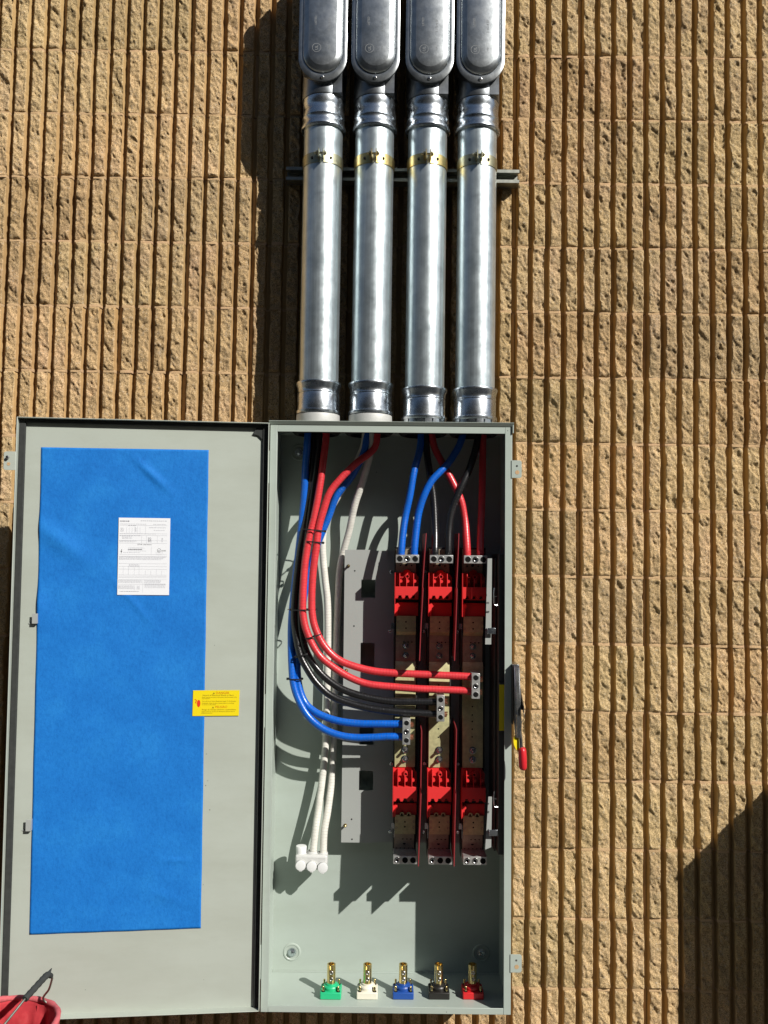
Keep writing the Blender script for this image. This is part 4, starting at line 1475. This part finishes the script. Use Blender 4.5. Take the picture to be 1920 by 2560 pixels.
    for sx in (-1, 1):
        for dz in (0.018, 0.035):
            MBS().lathe([(0.0036, 0), (0.0030, -0.0008), (0.0018, 0.0002)], (xl + sx * 0.0245, -0.1151, z5 + dz), 'y', 12, False, True).build('rivet', 'bus_dark', b_)
    holes(b_, [(xl - 0.0095, z6 + 0.002), (xl + 0.010, z6 + 0.002)], -0.1151, 0.0026)
    b_ = MBS().prism([(-0.1000, z5 + 0.004), (-0.1000, z7), (-0.1030, z7), (-0.1130, z5 - 0.0004), (-0.1120, z5 + 0.004)], xl - 0.0300, xl + 0.0260, 'x').build('bus_plate', 'bus_dark', SW)
    zh_ = z5 - 0.014
    for dx in (-0.006, 0.0055, 0.017):
        MBS().lathe([(0.0026, -0.0005), (0.0026, -0.0022)], (xl + dx, -0.1085, zh_), 'y', 12).build('hole', 'hole', b_)
    MBS().lathe([(0.0044, 0.0), (0.0044, -0.0022)], (xl - 0.002, -0.1062, zh_ - 0.013), 'y', 14).build('hole', 'hole', b_)
    for q in range(5):
        MBS().lathe([(0.0022, 0.0), (0.0022, -0.0015)], (xl - 0.024 + q * 0.0115, -0.1046, zh_ - 0.027), 'y', 10).build('hole', 'hole', b_)
    for q in range(3):
        MBS().tube([(xl - 0.022 + q * 0.019, -0.1036, zh_ - 0.041), (xl - 0.014 + q * 0.019, -0.109, zh_ - 0.0385), (xl - 0.008 + q * 0.019, -0.1036, zh_ - 0.042)], 0.0016, 8).build('spring_clip', 'steel', b_)
    MBS().box(xl - 0.034, xl + 0.032, YP - 0.0002 - DY, -0.0968, zP(2128, YP), zP(1918, YP)).build('base_block', 'black', SW, bevel=0.002)
    xb_ = CB[k]
    lug(xb_, zPS(2160.5, -0.165), zPS(2140, -0.165), half, -0.165, -0.1032, 'shh' if k < 2 else 'ssh')
    # small galvanized side clips at the left of each pole
    for py in (1568, 2068):
        cx_ = PS((982, 1066, 1151)[k], py, -0.1)[0]
        zc_ = zPS(py, -0.1)
        ck = MBS()
        ck.box(cx_ - 0.0045, cx_ + 0.0045, -0.098, -0.1, zc_ - 0.004, zc_ + 0.012)
        ck.box(cx_ + 0.0030, cx_ + 0.0045, -0.1, -0.112, zc_ - 0.026, zc_ + 0.012)
        ck.lathe([(0.0042, 0), (0.0042, -0.006), (0.003, -0.007)], (cx_ - 0.008, -0.0975, zc_ - 0.012), 'y', 10)
        ck.build('side_clip', 'steel', SW)
for px_, py_ in ((979, 1430), (1063.5, 1430), (979, 1909), (1062, 1909), (1145, 1909)):
    c = PS(px_, py_, -0.09)
    MBS().lathe([(0.0055, 0.012), (0.0055, -0.004), (0.004, -0.006)], (c[0], -0.09, c[2]), 'y', 10).build('base_screw', 'steel', SW)

# phase barriers: stiff red sheets standing out between the poles
YBU, YBF, YBB = -0.176, -0.240, -0.078      # shallow above the step, deep below it
for pts in (((1066, 1333), (1061, 1400), (1056.6, 1467), (1058, 1473), (1053, 1560), (1049, 1652)), ((1147.5, 1333), (1145, 1400), (1141.6, 1467), (1143, 1473), (1140, 1560), (1136.5, 1652)),
            ((1052.5, 1818), (1054.5, 1826), (1054.3, 1850), (1052.0, 1976), (1053, 1984), (1050, 2060), (1046, 2166)), ((1138, 1811), (1141.5, 1824), (1141, 1850), (1138.4, 1976), (1139.6, 1984), (1137.5, 2060), (1135.5, 2166))):
    ky = 1470 if pts[0][1] < 1500 else 1980
    yfs = [YBU if b < ky else YBF for a, b in pts]
    fp = [P(a, b, y_) for (a, b), y_ in zip(pts, yfs)]
    xb0 = sum(p[0] for p in fp) / len(fp) + 0.001
    th = 0.0011
    br = MB()
    rings = []
    for p, yf_ in zip(fp, yfs):
        xk = xb0 * 0.7 + p[0] * 0.3
        rings.append([(p[0] - th, yf_, p[2]), (p[0] + th, yf_, p[2]), (xk + th, YBB, p[2]), (xk - th, YBB, p[2])])
    br.loft(rings)
    br.build('phase_barrier', 'barrier', SW, angle=20)

# pale guide bars, hooks and clips on the mechanism side
for (quad) in (((1219, 1396), (1230, 1396), (1228, 1611), (1213, 1611)), ((1221, 1992), (1230, 1992), (1228, 2118), (1213, 2124))):
    q3 = [P(a, b, -0.216) for a, b in quad]
    MB().prism([(p[0], p[2]) for p in q3], -0.216, -0.2135).build('guide_bar', 'plate', SW)
for (px_, py_) in ((1228, 1578), (1233, 2082)):
    c = P(px_, py_, -0.224)
    ck = MB()
    ck.prism([(-0.205, c[2] - 0.008), (-0.227, c[2] - 0.008), (-0.229, c[2] - 0.006), (-0.229, c[2] + 0.006), (-0.227, c[2] + 0.008), (-0.205, c[2] + 0.008)], c[0] - 0.012, c[0] - 0.0105, 'x')
    ck.box(c[0] - 0.0104, c[0] + 0.012, -0.229, -0.2275, c[2] - 0.007, c[2] + 0.009)
    ck.build('spring_clip', 'zinc', SW, bevel=0.0004)
for (y0_, y1_, px_) in ((1470, 1512, 1236), (1978, 2016, 1236)):
    a, b = P(px_, y0_, -0.235), P(px_, y1_, -0.235)
    ck = MB()
    ck.tube([(a[0], -0.236, a[2]), (a[0] - 0.002, -0.238, (a[2] * 2 + b[2]) / 3), (a[0] - 0.001, -0.238, b[2] + 0.006), (a[0], -0.238, b[2]), (a[0] + 0.008, -0.236, b[2] - 0.001)], 0.0018, 8)
    ck.box(a[0] + 0.0005, a[0] + 0.007, -0.236, -0.2345, (a[2] + b[2]) / 2 - 0.001, (a[2] + b[2]) / 2 + 0.001)
    ck.build('wire_hook', 'steel', SW)

# ------------------------------------------------------------------ cables
CR = 0.0103


def cable(pts, name, mat, label, r=CR, group=None, n=16):
    z0_, z1_ = (1290, 1375) if pts[-1][1] < 1450 else (1300, 1600)
    if mat != 'c_white':
        pts = [(a, b, c_ + DY * min(1, max(0, (b - z0_) / (z1_ - z0_)))) for a, b, c_ in pts]
    w3 = [P(*p) for p in pts]
    c3 = catmull(w3, 7)
    mb = MB()
    mb.tube(c3, r, n)
    return single(mb, name, mat, label, 'cable', w3[-1], group=group, run=True, angle=60)


top = -0.118
cable([(816, 1075, top), (813.7, 1110, top), (801.4, 1204, -.133), (787, 1286, -.140), (772.7, 1347, -.143), (762.5, 1409, -.144), (757.5, 1491, -.144), (758, 1538.6, -.144), (769.4, 1585, -.145), (796, 1635, -.147), (831, 1666, -.149), (873.6, 1693, -.150), (920, 1710, -.150), (981.6, 1717, -.149), (1047, 1722, -.148), (1147.5, 1726, -.147), (1181, 1729, -.147)],
      'red_cable', 'c_red', 'lower of the two red cables bending right across the poles', group='cables feeding the load lugs')
cable([(944, 1080, top), (934.6, 1122, top), (889.5, 1159, -.133), (848.5, 1200, -.140), (824, 1232.6, -.143), (809.6, 1273.6, -.145), (797, 1318.7, -.146), (791, 1368, -.146), (783, 1429, -.146), (779.5, 1491, -.146), (781, 1538.6, -.147), (790.7, 1577, -.148), (812, 1616, -.150), (842.7, 1646.6, -.151), (881, 1664, -.151), (931.5, 1677, -.150), (985.5, 1682.5, -.149), (1070, 1686.5, -.148), (1150, 1690, -.147), (1181, 1692, -.147)],
      'red_cable', 'c_red', 'upper of the two red cables bending right to the rightmost pole', group='cables feeding the load lugs')
cable([(786, 1075, -.10), (785, 1110, -.10), (782, 1160, -.103), (776, 1220, -.107), (765, 1300, -.112), (752, 1370, -.114), (744, 1430, -.115), (738, 1490, -.116), (736, 1540, -.118), (739, 1580, -.121), (750, 1635, -.128), (769, 1673.6, -.134), (792.6, 1708, -.138), (827, 1739, -.141), (873.6, 1758, -.143), (931.5, 1772, -.145), (997, 1780, -.147), (1059, 1783.6, -.147), (1094, 1786, -.147)],
      'black_cable', 'c_black', 'lower of the two black cables curving to the middle pole', group='cables feeding the load lugs')
cable([(797, 1075, -.105), (796, 1110, -.105), (791, 1170, -.108), (783, 1230, -.110), (772, 1310, -.114), (763, 1380, -.117), (757, 1450, -.119), (752, 1520, -.121), (753, 1570, -.123), (760, 1610, -.126), (773, 1643, -.130), (800, 1681, -.135), (831, 1708, -.139), (866, 1727.6, -.142), (916, 1743, -.144), (978, 1753, -.146), (1032, 1754, -.147), (1094, 1754, -.147)],
      'black_cable', 'c_black', 'upper of the two black cables curving under the red pair', group='cables feeding the load lugs')
cable([(770, 1075, -.12), (768, 1110, -.12), (764, 1163, -.115), (760, 1245, -.110), (753, 1320, -.104), (744, 1400, -.098), (735, 1480, -.098), (729, 1550, -.100), (728, 1616, -.106), (730, 1673.6, -.115), (733, 1704.5, -.119), (742.4, 1739, -.124), (761.7, 1777.8, -.130), (785, 1805, -.134), (815.7, 1826, -.138), (854, 1839.5, -.141), (893, 1844, -.143), (931.5, 1843.5, -.145), (970, 1841.5, -.147), (1008, 1842, -.147)],
      'blue_cable', 'c_blue', 'lowest blue cable sweeping right to the lug of the left pole', group='cables feeding the load lugs')
cable([(918, 1075, top), (910, 1130, -.115), (880, 1190, -.098), (853, 1224, -.092), (838, 1247, -.090), (824, 1286, -.088), (808, 1325, -.088), (790, 1372, -.088), (770, 1440, -.088), (757, 1510, -.090), (748, 1580, -.096), (743, 1650, -.104), (747, 1712, -.114), (761.7, 1754.6, -.122), (785, 1778, -.129), (815.7, 1793, -.135), (854, 1804, -.140), (900.6, 1809, -.143), (950.8, 1809.5, -.146), (1008, 1810, -.147)],
      'blue_cable', 'c_blue', 'upper blue cable running under the blacks to the left pole', group='cables feeding the load lugs')
cable([(929, 1075, top), (926, 1130, -.11), (908, 1200, -.095), (887.5, 1261, -.080), (873, 1327, -.062), (857.5, 1384, -.047), (849, 1429, -.039), (845.5, 1491, -.035), (842, 1577, -.034), (838, 1700, -.034), (835.5, 1809, -.035), (833, 1886, -.040), (828, 1960, -.051), (819, 2030, -.070), (810.5, 2080, -.083), (808, 2140, -.089)],
      'white_cable', 'c_white', 'right white cable hanging beside the gray plate, mostly in shadow')
cable([(914, 1075, top), (906, 1125, -.105), (860, 1215, -.075), (826, 1275, -.062), (809, 1330, -.056), (807, 1380, -.052), (812.5, 1445, -.050), (819, 1510, -.049), (819.5, 1616, -.049), (818, 1716, -.049), (816, 1809, -.050), (812, 1886, -.054), (804, 1960, -.062), (795, 2030, -.074), (788, 2080, -.083), (782, 2138, -.089)],
      'white_cable', 'c_white', 'left white cable behind the red pair, sunlit down to the clear connector')
yl_ = -0.147
cable([(1054, 1075, top), (1051, 1114, -.125), (1045, 1142, -.135), (1035, 1179, -.149), (1025, 1237, -.155), (1014.5, 1286, -.156), (1008, 1327, -.153), (1003.4, 1375, -.147), (1003, 1395, -.147)],
      'blue_cable', 'c_blue', 'left blue cable dropping into the top lug of the left pole', group='cables dropping into the top lugs')
cable([(1160, 1075, top), (1148, 1114, -.128), (1123, 1155, -.140), (1102.6, 1177, -.150), (1078, 1204, -.156), (1059.6, 1241, -.159), (1047, 1282, -.158), (1041, 1323, -.154), (1036, 1375, -.147), (1036, 1395, -.147)],
      'blue_cable', 'c_blue', 'right blue cable arching into the top lug of the left pole', group='cables dropping into the top lugs')
cable([(1064, 1075, top), (1066, 1122, -.12), (1074, 1183, -.125), (1084, 1245, -.132), (1088, 1327, -.142), (1088, 1375, -.147), (1088, 1395, -.147)],
      'black_cable', 'c_black', 'left black cable dropping into the top lug of the middle pole', group='cables dropping into the top lugs')
cable([(1200, 1075, top), (1189, 1122, -.125), (1174, 1171, -.14), (1152, 1220, -.152), (1131, 1273.6, -.155), (1123, 1319, -.152), (1121, 1375, -.147), (1121, 1395, -.147)],
      'black_cable', 'c_black', 'right black cable bowed left into the top lug of the middle pole', group='cables dropping into the top lugs')
cable([(1078, 1075, top), (1086, 1118, -.12), (1106.7, 1159, -.128), (1131, 1204, -.138), (1152, 1249, -.143), (1162, 1294, -.146), (1166, 1340, -.147), (1168, 1375, -.147), (1168, 1395, -.147)],
      'red_cable', 'c_red', 'sunlit red cable curving down into the rightmost top lug', group='cables dropping into the top lugs')
cable([(1208, 1075, top), (1207, 1122, -.12), (1205, 1245, -.13), (1202, 1327, -.142), (1201, 1375, -.147), (1201, 1395, -.147)],
      'red_cable', 'c_red', 'shaded red cable near the right wall above the rightmost lug', group='cables dropping into the top lugs')


def cable_tie(a_px, b_px, yc, depth_half, label, head_left=True, tail=0.0):
    """a loop of black nylon strap round the bundle between two photo points"""
    a, b = P(*a_px, yc), P(*b_px, yc)
    c = (a + b) / 2
    e = (b - a) / np.linalg.norm(b - a)
    hw = np.linalg.norm(b - a) / 2
    up = np.array([-e[2], 0, e[0]])
    dy = np.array([0, 1.0, 0])
    loop = []
    nn = 36
    for q in range(nn):
        t_ = 2 * math.pi * q / nn
        cs, sn = math.cos(t_), math.sin(t_)
        ex = 0.55
        loop.append(c + e * hw * math.copysign(abs(cs) ** ex, cs) + dy * depth_half * math.copysign(abs(sn) ** ex, sn))
    rings = []
    for q in range(nn):
        nrm = loop[q] - c
        nrm = nrm / np.linalg.norm(nrm)
        rings.append([loop[q] - up * 0.0018, loop[q] - up * 0.0018 + nrm * 0.0013, loop[q] + up * 0.0018 + nrm * 0.0013, loop[q] + up * 0.0018])
    mb = MB()
    n4 = 4
    vs = [p for r_ in rings for p in r_]
    fs = [(k * 4 + i_, k * 4 + (i_ + 1) % 4, ((k + 1) % nn) * 4 + (i_ + 1) % 4, ((k + 1) % nn) * 4 + i_) for k in range(nn) for i_ in range(4)]
    mb.add(vs, fs)
    t = thing('cable_tie', label, 'cable tie', c, 'box', 'black cable ties')
    mb.build('strap', 'tie', t)
    h = (a - e * 0.002) if head_left else (b + e * 0.002)
    hbx = MB()
    hv = []
    for se in (-0.0035, 0.0035):
        for sy_ in (-0.0028, 0.0028):
            for su in (-0.0032, 0.0032):
                hv.append(h + e * se + dy * sy_ + up * su)
    hbx.add(hv, [(0, 1, 3, 2), (4, 6, 7, 5), (0, 4, 5, 1), (2, 3, 7, 6), (0, 2, 6, 4), (1, 5, 7, 3)])
    hbx.build('head', 'tie', t, bevel=0.0006)
    if tail:
        tl_ = MB()
        s0 = h - e * (0.003 if head_left else -0.003)
        s1 = s0 - e * (tail if head_left else -tail) + dy * -0.003
        tl_.tube([s0, (s0 + s1) / 2 + up * 0.001, s1], 0.0014, 6)
        tl_.build('tail', 'tie', t)


cable_tie((753, 1323), (811, 1328), -0.135, 0.026, 'topmost black cable tie round the red and black bundle', False)
cable_tie((767, 1354), (806, 1357), -0.149, 0.0125, 'second black cable tie from the top, round the red pair only', False)
cable_tie((729, 1524), (792, 1524), -0.148, 0.026, 'black cable tie at mid height round red and black cables', True, 0.006)
cable_tie((765, 1597), (802, 1585), -0.1715, 0.0125, 'slanted black cable tie where the red pair starts to bend', False)
cable_tie((740, 1642), (772, 1633), -0.154, 0.0125, 'black cable tie round the two black cables', True)
cable_tie((721, 1697), (757, 1697), -0.140, 0.014, 'lowest black cable tie on the blue cables at the left', True)

# ------------------------------------------------------------------ clear neutral connector with white plugs
pc0, pc1 = P(737, 2178, -0.115), P(817, 2144, -0.115)
NC = thing('insulated_connector', 'clear vinyl wire connector with white round plugs joining the white cables', 'connector', ((pc0[0] + pc1[0]) / 2, -0.09, pc0[2]))
tiltn = -0.06
bd = MB()
zc0, zc1 = pc0[2] + 0.002, pc1[2] + 0.004
xs = [P(px_, py_, -0.118) for px_, py_ in ((751.7, 2163.9), (779.2, 2166.3), (806.7, 2169.7))]
bd.box(pc0[0], pc1[0] + 0.001, -0.112, -0.066, zc0, zc1)
bd = bd.build('clear_body', 'clear', NC, bevel=0.006, seg=3)
for c in xs:
    pr = MB()
    pr.lathe([(0.0150, 0.0), (0.0150, -0.004)], (c[0], -0.1118, c[2]), 'y', 28, False, False)
    pr.build('port_collar', 'clear', NC)
    cp = MB()
    cp.lathe([(0.0128, 0.004), (0.0140, 0.001), (0.0146, -0.006), (0.0140, -0.0075), (0.011, -0.0082)], (c[0], -0.113, c[2]), 'y', 28)
    cp.box(c[0] - 0.004, c[0] + 0.004, -0.1195, -0.116, c[2] - 0.0158, c[2] - 0.012)
    cp.build('plug', 'white', NC)
for q, (px_, py_) in enumerate(((753, 2136), (781, 2128), (807.5, 2131))):
    c = P(px_, py_, -0.089)
    MB().lathe([(0.0146, -0.022), (0.0142, 0.004), (0.0132, 0.006), (0.0122, 0.0055), (0.0122, -0.020)], (c[0], -0.089, c[2] - 0.004), 'z', 28, False, False).build('entry_collar', 'clear', NC)
    if q == 0:
        pg = MB()
        ct = P(754, 2115, -0.089)
        pg.lathe([(0.0135, -0.026), (0.0148, -0.022), (0.0154, -0.001), (0.0146, 0.0006), (0.012, 0.001)], (c[0], -0.089, ct[2]), 'z', 28)
        pg.build('plug', 'white', NC)

# ------------------------------------------------------------------ five panel receptacles on the enclosure floor
ZFL = EZ0 + T + 0.0002


def on_floor(px_, py_, z):
    d = RB.T @ ray(px_, py_)
    return CAM_B + d * (z - CAM_B[2]) / d[2]


for (cx_px, name, mat) in ((826, 'green', 'k_green'), (917.5, 'white', 'k_white'), (1008, 'blue', 'k_blue'), (1098, 'black', 'k_black'), (1183.5, 'red', 'k_red')):
    f0 = on_floor(cx_px, 2500, ZFL)
    hwid = 0.0290
    cx, cy = f0[0], f0[1] + hwid
    t = thing('panel_receptacle', '%s panel receptacle with brass barrel standing on the enclosure floor' % name, 'receptacle', (cx, cy, ZFL), 'box', 'single-pole receptacles in a row')
    bs = MB()
    bs.prism([(cx - hwid, cy - hwid), (cx + hwid, cy - hwid), (cx + hwid, cy + hwid * .8), (cx + hwid * .8, cy + hwid), (cx - hwid * .8, cy + hwid), (cx - hwid, cy + hwid * .8)], ZFL, ZFL + 0.019, 'z')
    b0 = bs.build('base', mat, t, bevel=0.0025, seg=3)
    MB().lathe([(0.0222, 0.0185), (0.0222, 0.0255), (0.0200, 0.0285), (0.0160, 0.029), (0.0150, 0.033), (0.0125, 0.0335)], (cx, cy, ZFL), 'z', 32, False, True).build('collar', mat, b0)
    zb0, zb1 = ZFL + 0.0300, ZFL + 0.0835
    br = MB()
    ro, ri = 0.0118, 0.0088
    ang0 = R(-105)
    nseg = 30
    gap = R(22)
    rings = []
    for q in range(nseg + 1):
        a = ang0 + gap / 2 + (2 * math.pi - gap) * q / nseg
        ca, sa = math.cos(a), math.sin(a)
        rings.append([(cx + ro * ca, cy + ro * sa, zb1 - 0.011), (cx + ro * ca, cy + ro * sa, zb1), (cx + ri * ca, cy + ri * sa, zb1), (cx + ri * ca, cy + ri * sa, zb1 - 0.011)])
    br.loft(rings)
    br.lathe([(ro, 0), (ro, zb1 - zb0 - 0.0110)], (cx, cy, zb0), 'z', 30)
    barrel = br.build('barrel', 'brass', t, angle=30)
    for dz in (0.017, 0.034):
        ss = MB()
        ss.lathe([(0.0052, 0.002), (0.0052, -0.0006), (0.0040, -0.0014), (0.0030, -0.0004)], (cx + 0.0012, cy - ro + 0.0006, zb0 + dz), 'y', 14, False, True)
        ss.box(cx + 0.0012 - 0.004, cx + 0.0012 + 0.004, cy - ro - 0.0018, cy - ro - 0.0008, zb0 + dz - 0.0007, zb0 + dz + 0.0007)
        ss.build('set_screw', 'steel', barrel)
    for sx in (-1, 1):
        for sy_ in (-1, 1):
            MB().lathe([(0.0052, 0.019), (0.0050, 0.0200)], (cx + sx * 0.0205, cy + sy_ * 0.0205, ZFL), 'z', 14).build('screw_recess', 'hole', b0)
            MB().lathe([(0.0029, 0.0195), (0.0029, 0.0315), (0.0022, 0.0325)], (cx + sx * 0.0205, cy + sy_ * 0.0205, ZFL), 'z', 12).build('mounting_screw', 'brass', b0)

# ------------------------------------------------------------------ seal wire and yellow tag on the handle
w0 = [P(1307, 1778, -0.302), P(1311, 1788, -0.306), P(1309, 1799, -0.306), P(1304, 1806, -0.305), P(1302, 1816, -0.305), P(1295, 1826, -0.303), P(1289, 1834, -0.300)]
tg = thing('seal_tag', 'small yellow tag hanging by a wire seal from the operating handle', 'tag', w0[0])
MB().tube(catmull(w0, 6), 0.0008, 6).build('wire', 'steel', tg)
ov = []
pt, pb = P(1289, 1836, -0.299), P(1295, 1879, -0.297)
for q in range(20):
    s_ = q / 19
    ov.append((pt + (pb - pt) * s_, 0.0090 * math.sin(math.pi * min(1, s_ * 1.02)) ** 0.7 if 0 < s_ < 1 else 0.0004))
lf = MB()
rings = []
for c_, h_ in ov:
    rings.append([(c_[0] - h_ * .95, c_[1] - h_ * .2, c_[2]), (c_[0] + h_ * .95, c_[1] + h_ * .2, c_[2]), (c_[0] + h_ * .95, c_[1] + h_ * .2 + .0005, c_[2]), (c_[0] - h_ * .95, c_[1] - h_ * .2 + .0005, c_[2])])
lf.loft(rings)
lf.build('tag', 'yellow', tg)

# ------------------------------------------------------------------ red canvas bucket in front of the door
RBK = 0.126
ctr = PW(8, 2560, -0.500)
far = PW(20, 2489, -0.370)
zr = far[2]
bx_, by_ = ctr[0], -0.500
BK = thing('canvas_bucket', 'red canvas tool bucket with wire handle in front of the open door', 'bucket', (bx_, by_, 0.0), 'world')
nb = 72


def bucket_ring(r, z, amp, ph=0.0, dz=0.0):
    ring = []
    for q in range(nb):
        a = 2 * math.pi * q / nb
        fold = amp * (math.sin(a * 7 + ph) * 0.6 + math.sin(a * 12 + 1.3 + ph * 2) * 0.4 + math.sin(a * 19 + 0.4) * 0.3)
        ring.append((bx_ + (r + fold) * math.cos(a), by_ + (r + fold) * math.sin(a), z + dz * math.sin(a * 3 + 0.5)))
    return ring


ou = MB()
ou.loft([bucket_ring(0.112, 0.002, 0), bucket_ring(0.116, 0.012, 0.001), bucket_ring(0.122, zr * .3, 0.004, .5), bucket_ring(0.126, zr * .7, 0.004, .2), bucket_ring(RBK, zr - 0.03, 0.002), bucket_ring(RBK, zr - 0.006, 0.0005, 0, .002),
         bucket_ring(RBK - 0.001, zr, 0.0005, 0, .002), bucket_ring(RBK - 0.006, zr, 0.0005, 0, .002), bucket_ring(RBK - 0.009, zr - 0.012, 0.0012, .2, .002), bucket_ring(RBK - 0.013, zr - 0.03, 0.007, .4), bucket_ring(RBK - 0.015, zr - 0.06, 0.0085, .6), bucket_ring(RBK - 0.018, zr - 0.12, 0.011, .9),
         bucket_ring(RBK - 0.020, zr - 0.22, 0.010, 1.2), bucket_ring(0.105, 0.02, 0.002), bucket_ring(0.09, 0.016, 0)])
ou.build('bag', 'canvas', BK, angle=80)
rim = MB()
rim.tube([Vector((bx_ + (RBK - 0.003) * math.cos(2 * math.pi * q / 60), by_ + (RBK - 0.003) * math.sin(2 * math.pi * q / 60), zr + 0.002 * math.sin(2 * math.pi * q / 60 * 3 + .5))) for q in range(61)], [0.0068 + 0.0009 * math.sin(q * 1.7) for q in range(61)], 10, False)
rim.build('rim', 'canvas_pale', BK, angle=80)
sa_ = R(70)
sm_ = MB()
sm_.tube([(bx_ + (RBK - 0.0110 - 0.012 * k / 6) * math.cos(sa_), by_ + (RBK - 0.0110 - 0.012 * k / 6) * math.sin(sa_), zr - 0.012 - 0.035 * k) for k in range(7)], 0.0022, 8)
sm_.build('seam', 'canvas', BK)
e_far = np.array([bx_ + (RBK + 0.003) * math.cos(R(52)), by_ + (RBK + 0.003) * math.sin(R(52)), zr - 0.012])
e_near = np.array([bx_ + (RBK + 0.003) * math.cos(R(232)), by_ + (RBK + 0.003) * math.sin(R(232)), zr - 0.012])
hp = [e_far, PW(108, 2497, -0.405), PW(122, 2474, -0.42), PW(129, 2452, -0.43), PW(130, 2443, -0.435), PW(122, 2437, -0.45), PW(115, 2440, -0.465), PW(100, 2456, -0.49), PW(80, 2478, -0.52), PW(62, 2498, -0.545), PW(37, 2529, -0.575), PW(12, 2560, -0.605), PW(-14, 2592, -0.632)]
hc = catmull(hp, 6)
MB().tube(hc, 0.0027, 10).build('bail_wire', 'strut', BK)
i0, i1 = 6 * 4 + 2, 6 * 9 + 1
seg_ = hc[i0:i1]
rad = [0.0052 + 0.0018 * (0.5 + 0.5 * math.sin(q * 1.9)) * 0.6 + 0.0020 * min(1, q / 8) for q in range(len(seg_))]
MB().tube(seg_, rad, 9).build('taped_grip', 'gasket', BK, angle=60)
fl_ = seg_[4]
dir_ = np.array(seg_[4]) - np.array(seg_[12])
dir_ /= np.linalg.norm(dir_)
MB().tube([np.array(seg_[7]), np.array(seg_[7]) + dir_ * 0.008 + [0, 0, .003], np.array(seg_[7]) + dir_ * 0.020 + [0, 0, .0095]], [0.005, 0.0042, 0.0012], 8).build('tape_end', 'gasket', BK)

bpy.context.view_layer.update()
